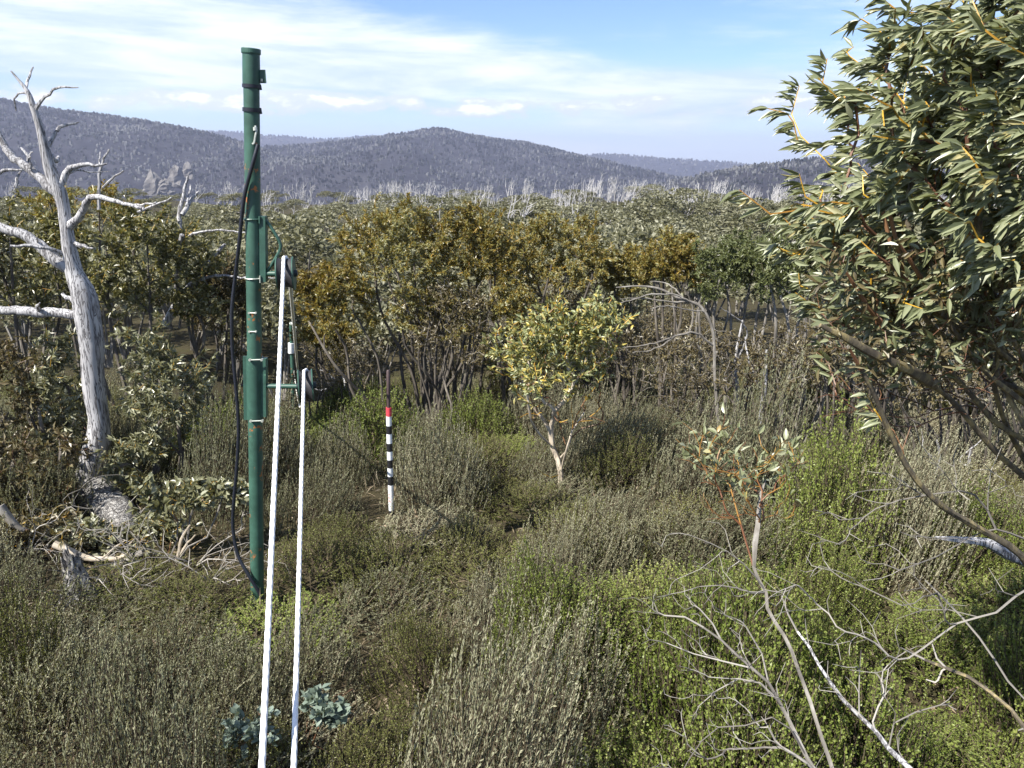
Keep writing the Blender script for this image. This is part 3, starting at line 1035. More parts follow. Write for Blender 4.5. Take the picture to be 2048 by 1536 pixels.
t2 = crown_points(c2, r2, 170, rs, 0.3, lump=0.3)
gum('snow_gum', 'young yellow green snow gum with a forked pale trunk standing in the heath clearing', 'tree', by, c1, r1, rs, stems=ystems, targets=np.concatenate([t1, t2]), bare=low_t,
    per_tip=11, face=(-0.3, -0.5, 0.7), leaf_spread=0.5, leaf=(0.072, 0.025), mats=('gum_yellow', 'twig_orange', 'bark_pale', 'twig_red'), r_tip=0.0042, power=0.37, split=0.010, near=True, droop=0.1, wind=(-0.3, 0, 0.0), twig_len=0.2)

# the large near gum
rs = np.random.default_rng(901)
rb = np.array([3.95, 3.5, 0.0])
def rp(px, py, D):
    return P(px, py, D)
rstems = [
    np.array([rb, [3.45, 3.5, 0.9], rp(2090, 1000, 3.35), rp(1994, 906, 3.3), rp(1903, 800, 3.2), rp(1852, 760, 3.1), rp(1800, 690, 3.0), rp(1740, 620, 2.9), rp(1690, 540, 2.85)]),
    np.array([rb + [0.05, .02, 0], [3.5, 3.45, 1.1], rp(2150, 990, 3.4), rp(2048, 880, 3.4), rp(1993, 848, 3.4), rp(1946, 793, 3.4), rp(1902, 746, 3.35), rp(1867, 696, 3.3), rp(1829, 640, 3.3), rp(1790, 520, 3.3), rp(1760, 400, 3.3)]),
    np.array([rb + [0.1, .05, 0], [3.55, 3.5, 1.2], rp(2130, 850, 3.5), rp(2048, 784, 3.4), rp(1990, 757, 3.35), rp(1940, 713, 3.3), rp(1887, 672, 3.2), rp(1852, 640, 3.1), rp(1814, 560, 3.0), rp(1780, 430, 2.9)]),
    np.array([rb + [0.1, -.05, 0], [3.6, 3.4, 1.3], rp(2160, 800, 3.2), rp(2060, 640, 3.1), rp(2000, 560, 3.0), rp(1960, 470, 2.95), rp(1940, 350, 2.9), rp(1930, 200, 2.9)]),
    np.array([rb + [0.15, .1, 0], [3.6, 3.6, 1.4], rp(2150, 720, 3.8), rp(2060, 560, 3.8), rp(2010, 400, 3.7), rp(1990, 220, 3.6)]),
    np.array([[3.45, 3.5, 0.9], rp(2048, 1118, 3.2), rp(1957, 1056, 3.1), rp(1884, 1012, 3.0), rp(1822, 946, 2.95), rp(1775, 855, 2.9), rp(1745, 780, 2.85), rp(1700, 700, 2.8)]),
    np.array([rp(1884, 780, 3.15), rp(1820, 740, 2.95), rp(1760, 715, 2.85), rp(1700, 680, 2.8), rp(1640, 650, 2.75)]),
    np.array([rp(2060, 640, 3.1), rp(2120, 480, 3.0), rp(2160, 300, 3.0)]),
]
for _ in range(9):
    e_ = P(rs.uniform(1760, 2050), rs.uniform(380, 620), rs.uniform(2.8, 3.7))
    m_ = P(rs.uniform(2040, 2130), rs.uniform(760, 1000), rs.uniform(3.1, 3.6))
    rstems.append(np.array([rb + rs.normal(0, .08, 3) * [1, 1, 0], [3.55, 3.45, 1.0], m_, (m_ + e_) / 2 + rs.normal(0, .06, 3), e_]))
rc = P(2095, 365, 3.3)
rr_ = (0.90, 0.92, 0.86)
tg = crown_points(rc, rr_, 1700, rs, 0.35, lump=0.17, zmin=-0.6)
pp = np.array([pix(t) for t in tg])
keep = (pp[:, 1] < 640 + rs.uniform(-90, 60, len(tg))) & (tg[:, 1] > 2.0)
tg = tg[keep]
extra = np.array([P(q[0] + 95, q[1], q[2] + .2) for q in [(1560, 440, 2.75), (1575, 455, 2.8), (1600, 430, 2.8), (1620, 470, 2.8), (1610, 520, 2.85), (1650, 540, 2.8), (1700, 520, 2.75), (1740, 560, 2.75), (1690, 570, 2.8),
                                   (1660, 600, 2.8), (1730, 600, 2.8), (1860, 560, 2.8), (1840, 530, 2.75), (1640, 790, 2.75), (1660, 650, 2.8), (1780, 610, 2.75), (1890, 600, 2.9), (1930, 620, 2.9),
                                   (1625, 480, 2.7), (1650, 400, 2.7), (1630, 350, 2.75), (1660, 300, 2.8), (1720, 240, 2.8), (1770, 160, 2.8), (1810, 90, 2.8), (1840, 30, 2.8)]])
tg = np.concatenate([tg, extra])
gum('snow_gum', 'large leafy snow gum with bare leaning stems overhanging the heath close by', 'tree', rb, rc, rr_, rs, stems=rstems, targets=tg, per_tip=15, leaf=(0.080, 0.0185),
    mats=('gum_near', 'twig_orange', 'bark_stem', 'twig_red'), r_tip=0.0034, power=0.36, split=0.009, near=True, face=(-0.35, -0.75, 0.55), leaf_spread=0.36, droop=0.55, wind=(-0.80, -0.1, -0.1), seg=0.10, twig_len=0.13, roll=0.55, single=300, stem_r=(0.026, 0.007))
near_gum = bpy.context.scene.objects[[o.name for o in COL.objects if o.get('label', '').startswith('large leafy snow gum')][0]]
bare = np.array([P(rs.uniform(1630, 2080), 480 + 380 * rs.beta(1.2, 2.0), rs.uniform(2.8, 3.7)) for _ in range(760)])
pos, par, dirn, tips = grow(rstems, bare, rs, seg=0.09, wob=0.06)
rad = np.where(grow.stem_t >= 0, 0.0005, radii(par, tips, len(pos), 0.0015, 0.36))
_a, _b, _c = skeleton_mesh(pos, par, rad, 0.02, rs)
link('bare_twigs', _c.mesh('bare_twigs', M['twig_red'], False, rb), near_gum)['kind'] = 'stuff'
for _m, _n, _l in (('gum_dark', 3, 0.055), ('gum_near', 2, 0.075)):
    _k = np.repeat(tips, _n)
    _k = _k[np.array([pix(pos[q])[1] < 740 for q in _k])]
    _d = dirn[_k] + rs.normal(0, 0.7, (len(_k), 3)) + [-0.4, 0, -0.5]
    _v, _q = place_leaves(pos[_k] - dirn[_k] * rs.uniform(0, .12, (len(_k), 1)), _d, _l * rs.uniform(.5, 1.2, len(_k)), _l * 0.25, rs, True, 0.7, (-0.35, -0.75, 0.5))
    link('inner_leaves', new_mesh('inner_leaves', _v - rb, [_q], M[_m], smooth=True), near_gum)['kind'] = 'stuff'

# dry fine branches of the near gum that sweep low over the heath
def dead_twigs(name, label, cat, stems, targets, seed, mat='twig_grey', bark='bark_grey', r_tip=0.0016, power=0.42, split=0.006, group=None, seg=0.09, midmat=None, stem_r=None):
    rs = np.random.default_rng(seed)
    pos, par, dirn, tips = grow(stems, targets, rs, seg=seg, wob=0.04)
    rad = radii(par, tips, len(pos), r_tip, power)
    if stem_r:
        stt = grow.stem_t
        main = (stt >= 0) & (np.cumsum(stt == 0) == 1)
        rad = np.where(main, np.maximum(rad, stem_r[0] + (stem_r[1] - stem_r[0]) * stt), rad)
    thick, mid, thin = skeleton_mesh(pos, par, rad, split, rs, 0.08)
    base = np.asarray(stems[0][0], float)
    o = thing(name, label, cat, base, group)
    if thick.n:
        link('stem', thick.mesh('stem', M[bark], True, base), o)
    if mid.n:
        link('branches', mid.mesh('branches', M[midmat or mat], False, base), o)['kind'] = 'stuff'
    if thin.n:
        link('twigs', thin.mesh('twigs', M[mat], False, base), o)['kind'] = 'stuff'
    return o


rs = np.random.default_rng(31)
tw = [P(*q) for q in [(1500, 1200, 2.9), (1530, 1180, 2.9), (1600, 1140, 2.95), (1690, 1000, 3.0), (1650, 1080, 2.95), (1700, 1290, 2.9), (1720, 1240, 2.9), (1760, 1290, 2.9), (1850, 1250, 2.9), (1780, 1120, 3.0),
                      (1860, 1080, 3.0), (1890, 1240, 2.95), (1960, 1190, 3.0), (1820, 1180, 2.95), (1740, 980, 3.0), (1790, 940, 3.05), (1700, 1060, 2.95), (1560, 1230, 2.85), (1620, 1200, 2.9), (1790, 1110, 3.0), (1900, 960, 3.1), (1960, 940, 3.1)]]
tw += [t + rs.normal(0, 0.10, 3) for t in tw for _ in range(6)]
dead_twigs('dead_branch', 'spray of bare dry twigs sweeping low from the foot of the large leafy gum', 'branch',
           [np.array([rb + [-.1, -.05, 0.2], [3.3, 3.4, 0.8], P(2100, 1120, 3.25), P(2000, 1060, 3.2), P(1940, 1075, 3.1), P(1880, 1110, 3.05), P(1800, 1140, 3.0)]),
            np.array([P(2000, 1060, 3.2), P(1950, 990, 3.2), P(1890, 985, 3.1), P(1800, 1000, 3.05)])], np.array(tw), 32, r_tip=0.0016, power=0.32)

# leaning stems at the lower right
def st(lst, d0, d1):
    n = len(lst)
    return np.array([P(x, y, d0 + (d1 - d0) * i / (n - 1)) for i, (x, y) in enumerate(lst)])


rs = np.random.default_rng(55)
A = st([(1675, 1570), (1665, 1535), (1640, 1465), (1621, 1403), (1600, 1348), (1585, 1305), (1563, 1261), (1537, 1224), (1532, 1184), (1515, 1155), (1504, 1122), (1485, 1060), (1468, 1000), (1460, 970)], 3.0, 4.2)
A = np.concatenate([[[A[0, 0] + 0.55, 2.5, 0.0], [A[0, 0] + 0.28, 2.75, 0.6]], A])
A2 = st([(1504, 1122), (1515, 1060), (1520, 1000), (1530, 960)], 3.85, 4.2)
A3 = st([(1532, 1184), (1500, 1140), (1450, 1100), (1380, 1070)], 3.75, 3.7)
A4 = st([(1535, 1200), (1490, 1180), (1420, 1170), (1360, 1185)], 3.7, 3.5)
tgs = []
for cx, cy, sx, sy, nn in [(1425, 885, 50, 34, 44), (1565, 905, 36, 40, 26), (1490, 940, 70, 30, 40)]:
    for _ in range(nn):
        tgs.append(P(cx + rs.normal(0, sx * .6), cy + rs.normal(0, sy * .6), 4.2 + rs.normal(0, 0.18)))
sap_c = P(1480, 900, 4.2)
sap = gum('gum_sapling', 'leaning thin gum sapling with a sparse orange and red leafed top', 'tree', A[0], sap_c, (0.3, 0.3, 0.2), rs, stems=[A, A2], targets=np.array(tgs), per_tip=2, bare=np.array([P(rs.uniform(1400, 1600), rs.uniform(930, 1040), 4.2 + rs.normal(0, .15)) for _ in range(90)]),
          leaf=(0.065, 0.024), mats=('gum_near', 'twig_rust', 'bark_grey', 'twig_rust'), stem_r=(0.017, 0.003), r_tip=0.0018, power=0.36, split=0.0075, near=True, droop=-0.1, seg=0.08, twig_len=0.1, single=60)
def around(line, n, rs, up, spread):
    k = rs.integers(len(line) // 3, len(line), n)
    return np.array([line[q] + np.asarray(up) * rs.uniform(0.3, 1.0) + rs.normal(0, spread, 3) for q in k])


tA = np.concatenate([around(A3, 12, rs, (-0.2, 0, 0.05), 0.08), around(A4, 12, rs, (-0.2, 0, 0.0), 0.08)])
dead_twigs('dead_branch', 'fine bare twigs spreading beside the middle of the leaning sapling', 'branch', [A3, A4], tA, 56, r_tip=0.0017)

B = st([(1850, 1570), (1818, 1535), (1778, 1498), (1738, 1447), (1702, 1418), (1665, 1370), (1640, 1334), (1621, 1297), (1603, 1275), (1581, 1239), (1563, 1191)], 3.0, 3.6)
B = np.concatenate([[[B[0, 0] + 0.7, 2.6, 0.0], [B[0, 0] + 0.4, 2.8, 0.7]], B])
B2 = st([(1621, 1297), (1614, 1272), (1610, 1237)], 3.45, 3.5)
B3 = st([(1738, 1447), (1690, 1400), (1665, 1375), (1640, 1380)], 3.2, 3.3)
B4 = st([(1778, 1498), (1785, 1450), (1815, 1430), (1880, 1410)], 3.1, 3.2)
B5 = st([(1720, 1430), (1718, 1370), (1722, 1300)], 3.22, 3.3)
tB = np.concatenate([around(B5, 14, rs, (0.25, 0, 0.12), 0.06), around(B3, 10, rs, (0.1, 0.1, 0.12), 0.06), around(B4, 8, rs, (0.15, 0, 0.0), 0.05)])
dead_twigs('dead_sapling', 'bleached white dead stem leaning up out of the green shrubs', 'dead tree', [B, B2, B3, B4, B5], tB, 57, bark='bark_dead', r_tip=0.0022, power=0.42, split=0.006, stem_r=(0.028, 0.003))

C = st([(1650, 1570), (1625, 1535), (1603, 1491), (1578, 1440), (1556, 1399), (1530, 1356), (1490, 1326), (1446, 1283), (1410, 1257), (1373, 1235), (1329, 1231)], 2.95, 3.3)
C = np.concatenate([[[C[0, 0] + 0.6, 2.5, 0.0], [C[0, 0] + 0.3, 2.7, 0.6]], C])
C2 = st([(1610, 1500), (1556, 1436), (1490, 1451), (1428, 1458), (1380, 1516)], 3.0, 3.1)
C3 = st([(1500, 1330), (1410, 1315), (1333, 1286)], 3.15, 3.2)
C4 = st([(1540, 1370), (1525, 1310), (1480, 1240), (1440, 1225)], 3.12, 3.3)
C5 = st([(1556, 1399), (1500, 1355), (1450, 1370), (1400, 1410)], 3.1, 3.15)
C6 = st([(1446, 1283), (1420, 1240), (1370, 1190)], 3.2, 3.3)
tC = np.concatenate([around(q, m_, rs, u_, 0.055) for q, m_, u_ in [(C, 46, (-0.15, 0, 0.06)), (C2, 52, (-0.18, 0, -0.12)), (C3, 24, (-0.12, 0, 0.05)), (C4, 28, (-0.1, 0, 0.06)), (C5, 40, (-0.15, 0, -0.1)), (C6, 24, (-0.1, 0, 0.08))]])
dead_twigs('dead_shrub', 'grey brown dead shrub with fine branching twigs fanned over the green heath', 'dead shrub', [C, C2, C3, C4, C5, C6], tC, 58, r_tip=0.0014, power=0.44, split=0.006, bark='bark_grey', midmat='twig_grey', stem_r=(0.020, 0.004))
E = st([(2048, 1450), (2000, 1400), (1930, 1350), (1860, 1325), (1812, 1295)], 2.9, 3.3)
E = np.concatenate([[[E[0, 0] + 0.5, 2.7, 0.0], [E[0, 0] + 0.2, 2.8, 0.8]], E])
dead_twigs('dead_sapling', 'dark lichen spotted dead stem slanting out from the foot of the large leafy gum', 'dead tree', [E, st([(2100, 1440), (2030, 1380), (1970, 1290), (1920, 1230), (1850, 1160)], 3.05, 3.4)],
           around(E, 6, rs, (-0.1, 0, 0.05), 0.05), 59, bark='bark_stem', r_tip=0.005, power=0.4, split=0.006)


# ------------------------------------------------------------------ the bleached dead tree and other dead wood
def limb_tree(name, label, cat, limbs, D, mat, seed, part='limb', group=None, k=10, knob=0.05):
    """limbs: list of pixel polylines (px, py, half width px[, depth offset]); the first is the trunk"""
    rs = np.random.default_rng(seed)
    first = limbs[0][0]
    base = P(first[0], first[1], D + (first[3] if len(first) > 3 else 0))
    o = thing(name, label, cat, base, group)
    for n_, lm in enumerate(limbs):
        dz = rs.uniform(-0.25, 0.25) if n_ else 0.0
        pts = []
        m = len(lm) - 1
        for i, q in enumerate(lm):
            dd = q[3] if len(q) > 3 else dz * i / max(1, m) * 2.0
            p = P(q[0], q[1], D + dd)
            pts.append([*p, msize(q[0], q[1], D + dd, q[2])])
        pts = np.array(pts)
        L = np.linalg.norm(np.diff(pts[:, :3], axis=0), axis=1).sum()
        ln = smooth_line(pts, max(6, int(L / 0.06)))
        ln[:, 3] = np.maximum(ln[:, 3], 0.003)
        if n_:
            ln[1:, :3] += rs.normal(0, 0.006, (len(ln) - 1, 3))
        mb = MB()
        tube(mb, ln[:, :3], ln[:, 3], k if ln[0, 3] > 0.03 else 6, True, knob, rs)
        link('trunk' if n_ == 0 else part, mb.mesh('trunk' if n_ == 0 else part, M[mat], True, base), o)
    return o


limb_tree('dead_tree', 'tall bleached dead snow gum with twisted bare limbs beside the leafy saplings', 'dead tree', [
    [(212, 1050, 40, -.4), (198, 1000, 34, -.15), (184, 960, 29), (189, 915, 26), (196, 880, 23.5), (198, 840, 19.5), (190, 791, 21), (185, 742, 21), (184, 693, 22), (177, 644, 24), (169, 595, 24), (158, 565, 20), (149, 546, 17), (139, 498, 14), (132, 449, 12), (127, 415, 12), (120, 386, 13),
     (101, 342, 12), (88, 290, 9), (77, 246, 7), (68, 219, 6.5), (56, 185, 4.5), (43, 167, 3), (22, 142, 1.6)],
    [(51, 178, 3), (57, 155, 2.4), (65, 133, 1.5)],
    [(70, 221, 4.5), (82, 205, 3.8), (99, 186, 3.0), (123, 174, 2.2), (155, 176, 1.2)],
    [(57, 188, 3), (42, 187, 2), (31, 195, 1.8), (29, 220, 1.2)],
    [(122, 392, 10), (106, 380, 10), (85, 359, 9), (44, 328, 8), (17, 308, 7), (3, 280, 6), (-12, 250, 5), (-40, 215, 3)],
    [(60, 338, 4), (56, 315, 3.4), (43, 296, 2)], [(55, 322, 2.5), (66, 303, 1.5)],
    [(119, 382, 8), (126, 359, 7), (137, 337, 6), (161, 328, 4.6), (198, 332, 2.6), (214, 327, 1.4)],
    [(134, 348, 3), (151, 340, 2.4), (175, 343, 1.6), (218, 344, 1)],
    [(114, 262, 3.5), (125, 252, 3.2), (142, 247, 2.6), (157, 243, 1)], [(90, 300, 4), (104, 280, 3.8), (116, 260, 3)],
    [(140, 452, 9), (150, 442, 8), (163, 427, 7), (171, 407, 6.5), (183, 395, 6), (212, 398, 5), (246, 407, 4), (273, 412, 3.2), (290, 422, 2)],
    [(268, 411, 3), (284, 410, 2.6), (314, 405, 1.6)], [(276, 424, 2.5), (310, 410, 2.2), (346, 396, 1.3)],
    [(147, 545, 12), (130, 531, 12), (107, 514, 12), (75, 488, 11), (39, 467, 10), (-2, 457, 9), (-60, 450, 8)],
    [(132, 510, 5), (110, 500, 4.4), (78, 494, 4), (20, 491, 2.4)], [(75, 490, 3), (75, 473, 1)],
    [(172, 638, 13), (150, 631, 10), (114, 626, 9.5), (75, 625, 9.5), (26, 620, 9), (-5, 621, 8), (-60, 615, 7)], [(78, 622, 5), (76, 612, 3), (80, 606, 1)],
    [(168, 615, 8), (150, 604, 6), (124, 589, 3)], [(140, 487, 5), (163, 491, 4), (187, 496, 1.4)], [(100, 312, 7), (110, 322, 5), (116, 312, 2.5)],
], 9.0, 'bark_dead', 8, k=16, knob=0.045)

limb_tree('dead_tree', 'second bleached dead tree reaching up from behind the tall dead one', 'dead tree', [
    [(-30, 420, 5), (0, 345, 3.5), (45, 340, 2)], [(198, 420, 4), (198, 359, 3.2), (203, 328, 2.6), (208, 314, 2.2), (219, 299, 1.3)], [(201, 345, 2), (199, 305, 1)], [(206, 375, 2.6), (225, 358, 2), (248, 341, 1.2)],
    [(30, 375, 3.4), (38, 345, 2), (50, 338, 1)]], 11.5, 'bark_dead', 9, k=8)
limb_tree('dead_snag', 'broken grey dead limb leaning past the green pole below the wooded slope', 'dead tree', [
    [(330, 650, 9), (365, 590, 7), (392, 560, 6), (420, 520, 5), (450, 488, 2.5)], [(392, 562, 4), (420, 553, 3), (445, 551, 2.4), (498, 556, 1.8), (560, 556, 1.2)], [(355, 480, 3), (385, 468, 2.6), (430, 460, 2.2), (480, 465, 1.6), (520, 470, 1)],
    [(362, 470, 5), (360, 425, 4.4), (368, 385, 3.6), (376, 352, 2)], [(364, 430, 4.6), (380, 405, 4), (395, 384, 2)], [(372, 412, 2.2), (382, 372, 1.4)], [(350, 620, 6), (358, 520, 4.4), (362, 470, 4)]], 11.6, 'bark_dead', 10, k=8)

def stump(px, py, D, r0, r1, h, seed, lean, label):
    """broken stump: furrowed wall, splintered rim, hollow top"""
    rs = np.random.default_rng(seed)
    b = base_px(px, py, D)
    k, nr = 56, 16
    a = np.arange(k) * 2 * math.pi / k
    fur = np.zeros(k)
    for m_ in (3, 5, 8, 13, 21):
        fur += rs.uniform(0.4, 1.0) / m_ * 1.1 * np.cos(m_ * a + rs.uniform(0, 6.28))
    rim = 1 + 0.16 * np.cos(2 * a + 1) + 0.10 * np.cos(5 * a) + rs.uniform(-0.12, 0.12, k)
    v = []
    for i in range(nr):
        t = i / (nr - 1.0)
        rad = (r0 + (r1 - r0) * t ** 0.6 + 0.35 * r0 * (1 - t) ** 5) * (1 + 0.30 * fur * (1 - 0.3 * t) + rs.uniform(-0.045, 0.045, k))
        z = h * t * (1 + (rim - 1) * t ** 3) - 0.08 * (t == 0)
        v.append(np.stack([rad * np.cos(a) + lean[0] * t, rad * np.sin(a) + lean[1] * t, z], 1))
    for f_, dz in ((0.72, -0.03), (0.4, -0.10)):
        v.append(np.stack([v[nr - 1][:, 0] * f_ + lean[0] * (1 - f_), v[nr - 1][:, 1] * f_ + lean[1] * (1 - f_), v[nr - 1][:, 2] + dz], 1))
    n = len(v)
    i = np.arange(n - 1)[:, None] * k
    j = np.arange(k)[None, :]
    j2 = (j + 1) % k
    q = np.stack([i + j, i + j2, i + k + j2, i + k + j], -1).reshape(-1, 4)
    return tag(link('old_stump', new_mesh('old_stump', np.concatenate(v), [q], M['bark_rough'], smooth=True), loc=b), label, 'stump')


stump(163, 1205, 6.5, 0.155, 0.075, 0.40, 12, (-0.04, 0.02), 'broad lichen grey stump of cracked bark in front of the dead tree')
limb_tree('fallen_log', 'heavy grey butt of old trunk curving out from the dead tree foot', 'log', [
    [(188, 985, 34, -.1), (215, 1010, 40, -.4), (236, 1045, 40, -.75), (240, 1085, 34, -1.1), (228, 1120, 22, -1.35)]], 8.9, 'bark_rough', 14, k=16, knob=0.07)
for n_, (lm, lab) in enumerate([
    ([[(108, 1088, 8), (135, 1100, 7.5), (170, 1115, 6.5), (205, 1118, 5.5), (240, 1116, 4.5), (260, 1105, 3)], [(240, 1114, 3), (262, 1085, 2.2), (280, 1065, 1.2)], [(205, 1117, 3), (225, 1100, 2), (250, 1080, 1)]], 'pale fallen branch curving across the litter behind the cracked stump'),
    ([[(228, 1132, 9), (250, 1122, 8.5), (270, 1112, 8), (288, 1105, 7)]], 'short thick broken log end lying in the litter'),
    ([[(250, 1170, 5), (290, 1160, 5), (322, 1156, 4.6), (345, 1140, 4.2), (357, 1110, 3.6), (362, 1080, 3), (380, 1050, 1.8)], [(357, 1112, 3), (372, 1090, 2.2), (392, 1068, 1.3)], [(360, 1118, 3), (375, 1108, 1.6)], [(362, 1085, 2.2), (366, 1050, 1.3)]], 'forked bare fallen branch rising towards the glaucous gum regrowth'),
    ([[(0, 1012, 9), (25, 1045, 8), (48, 1062, 4)]], 'grey fallen limb at the edge of the brown regrowth'),
    ([[(20, 1195, 2), (55, 1213, 2.4), (90, 1216, 2.4), (125, 1203, 1.6)]], 'thin pale stick bowed over the grey heath'),
]):
    limb_tree('fallen_branch', lab, 'branch', lm, 7.1, 'bark_pale' if n_ in (0, 2, 4) else 'bark_grey', 20 + n_, k=9)
limb_tree('fallen_branch', 'white fallen limb lying on the heath beneath the sweeping dry twigs', 'branch', [[(1870, 1074, 1.5), (1890, 1077, 5), (1930, 1080, 7), (1975, 1086, 10), (2015, 1108, 11), (2060, 1125, 12)]], 5.6, 'bark_dead', 29, k=10)

limb_tree('dead_branch', 'arched thin grey branches hanging in front of the thicket beside the yellow gum', 'dead tree', [
    [(1440, 880, 3.72), (1430, 760, 3.10), (1425, 660, 3.10), (1400, 612, 2.85), (1360, 598, 2.60), (1320, 578, 2.23), (1280, 572, 1.74), (1232, 575, 0.99)], [(1395, 610, 1.98), (1350, 590, 1.74), (1300, 590, 1.49), (1262, 600, 1.24), (1225, 612, 0.62)],
    [(1380, 604, 1.86), (1330, 602, 1.49), (1285, 596, 1.24), (1240, 598, 0.62)], [(1410, 625, 1.86), (1370, 618, 1.49), (1330, 612, 1.24), (1300, 618, 0.62)], [(1370, 600, 1.24), (1340, 570, 0.99), (1300, 562, 0.62)],
    [(1425, 690, 2.73), (1390, 665, 2.48), (1365, 668, 2.23), (1330, 680, 1.86), (1290, 690, 1.36), (1240, 696, 0.74)], [(1350, 673, 1.61), (1310, 698, 1.24), (1265, 705, 0.62)]], 11.0, 'bark_grey', 15, k=8)
limb_tree('dead_branch', 'tangle of white dead twigs low beyond the lower pulley', 'branch', [
    [(690, 790, 2.4), (672, 765, 2.2), (655, 745, 1.6), (640, 740, 1)], [(672, 765, 2), (650, 768, 1.6), (632, 760, 1)], [(680, 772, 2), (684, 752, 1.6), (670, 738, 1)], [(660, 775, 2), (640, 782, 1.5), (628, 776, 1)], [(690, 790, 2), (690, 765, 1.6), (680, 740, 1)]], 14.0, 'bark_dead', 16, k=6)
for n_, (px, top, bot, D) in enumerate([(1472, 640, 880, 11.4), (1520, 700, 905, 10.7), (1872, 880, 965, 9.2), (1940, 900, 975, 9.2)]):
    rs = np.random.default_rng(700 + n_)
    w = rs.uniform(3.5, 6.5)
    lm = [[(px + rs.uniform(-6, 6), bot + 12, w), (px + rs.uniform(-5, 5), (2 * bot + top) / 3, w * .9), (px + rs.uniform(-10, 10), (bot + 2 * top) / 3, w * .75), (px + rs.uniform(-16, 16), top, w * .4)],
          [(px, (bot + 2 * top) / 3 + 8, w * .5), (px + rs.choice([-1, 1]) * 22, top + 20, w * .35), (px + rs.choice([-1, 1]) * 30, top - 25, w * .15)]]
    limb_tree('dead_tree', 'slender pale dead trunk standing among the grey thicket stems', 'dead tree', lm, D, 'bark_dead', 720 + n_, group='pale dead trunks in the thicket', k=8)


# ------------------------------------------------------------------ shrubs
def bush_mesh(kind, seed):
    rs = np.random.default_rng(seed)
    if kind == 'grey':
        n, nl, L, W, ang, Hs = 290, 60, 0.026, 0.0064, 0.50, 1.0
    elif kind == 'green':
        n, nl, L, W, ang, Hs = 430, 32, 0.022, 0.0120, 1.0, 0.9
    else:
        n, nl, L, W, ang, Hs = 380, 34, 0.019, 0.0090, 0.85, 0.9
    rad = 0.50
    a = rs.uniform(0, 2 * math.pi, n)
    q = np.sqrt(rs.uniform(0, 1, n))
    top = np.stack([np.cos(a) * q * rad, np.sin(a) * q * rad, Hs * (1 - 0.80 * q ** 2.2) * rs.uniform(0.66, 1.0, n)], 1)
    lean = np.array([0.10, 0.02, 0]) * (1.6 if kind == 'grey' else 0.5)
    top += lean * top[:, 2:3]
    ln = rs.uniform(0.35, 0.75, n) if kind == 'grey' else rs.uniform(0.22, 0.42, n)
    outw = np.stack([np.cos(a) * q, np.sin(a) * q, np.zeros(n)], 1)
    d0 = np.stack([np.zeros(n), np.zeros(n), np.ones(n)], 1) + outw * (0.35 if kind == 'grey' else 0.55) + rs.normal(0, 0.16, (n, 3)) + lean
    d0 /= np.linalg.norm(d0, axis=1)[:, None]
    bot = top - d0 * ln[:, None]
    mid = (top + bot) / 2 + outw * 0.03 + rs.normal(0, 0.012, (n, 3))
    sv, sq = [], []
    # stems as thin crossing strips
    w = 0.0022
    for off in (np.array([w, 0, 0]), np.array([0, w, 0])):
        v = np.stack([bot - off, bot + off, mid - off, mid + off, top - off * .4, top + off * .4], 1)
        sv.append(v.reshape(-1, 3))
    nst = n * 2
    b = np.arange(nst)[:, None] * 6
    sq = np.concatenate([b + np.array([[0, 1, 3, 2]]), b + np.array([[2, 3, 5, 4]])])
    sv = np.concatenate(sv)
    # woody base
    k = 26
    ka = rs.integers(0, n, k)
    root = np.zeros((k, 3)) + rs.normal(0, 0.03, (k, 3)) * [1, 1, 0]
    e = bot[ka]
    off = np.array([0.006, 0, 0])
    off2 = np.array([0, 0.006, 0])
    wv = np.concatenate([np.stack([root - o_, root + o_, e + o_ * .5, e - o_ * .5], 1).reshape(-1, 3) for o_ in (off, off2)])
    wq = np.arange(2 * k * 4).reshape(-1, 4)
    # leaves
    t = np.sort(rs.uniform(0.03, 1.0, (n, nl)), axis=1)[..., None]
    pts = (1 - t) ** 2 * bot[:, None] + 2 * t * (1 - t) * (2 * mid - (top + bot) / 2)[:, None] + t * t * top[:, None]
    pts = pts.reshape(-1, 3)
    dd = np.repeat(d0, nl, axis=0) + rs.normal(0, ang * 0.62, (n * nl, 3))
    m = n * nl
    tap = 1 - 0.45 * t.reshape(-1)
    lv, lq = place_leaves(pts, dd, L * rs.uniform(0.6, 1.3, m) * tap, W * rs.uniform(0.7, 1.2, m), rs, False, 1.2)
    v = np.concatenate([sv, wv, lv])
    f1 = sq
    f2 = wq + len(sv)
    f3 = lq + len(sv) + len(wv)
    ids = np.concatenate([np.ones(len(f1) + len(f2), int), np.zeros(len(f3), int)])
    tn = rs.beta(1.6, 1.6, n)
    tint = np.concatenate([np.full(len(f1) + len(f2), 0.5), np.repeat(tn, nl)])
    return v, np.concatenate([f1, f2, f3]), ids, tint


BUSH = {}
for kd, leafm in (('grey', 'heath_grey'), ('green', 'heath_green'), ('olive', 'heath_olive')):
    BUSH[kd] = []
    for s_ in range(4):
        v, q, ids, tint = bush_mesh(kd, 1000 + 17 * s_ + len(kd))
        nm = {'grey': 'heath_shrub', 'green': 'green_shrub', 'olive': 'olive_shrub'}[kd]
        BUSH[kd].append(new_mesh(nm, v, [q], [M[leafm], M['twig_brown']], ids))
        BUSH[kd][-1].attributes.new('tint', 'FLOAT', 'FACE').data.foreach_set('value', tint.astype(np.float32))
BLAB = {
    'grey': ('heath_shrub', 'grey feathery heath shrub', 'shrub', 'grey feathery heath shrubs'),
    'green': ('green_shrub', 'bright green small leaved shrub', 'shrub', 'bright green shrubs'),
    'olive': ('olive_shrub', 'dull olive brown shrub', 'shrub', 'olive brown shrubs'),
}


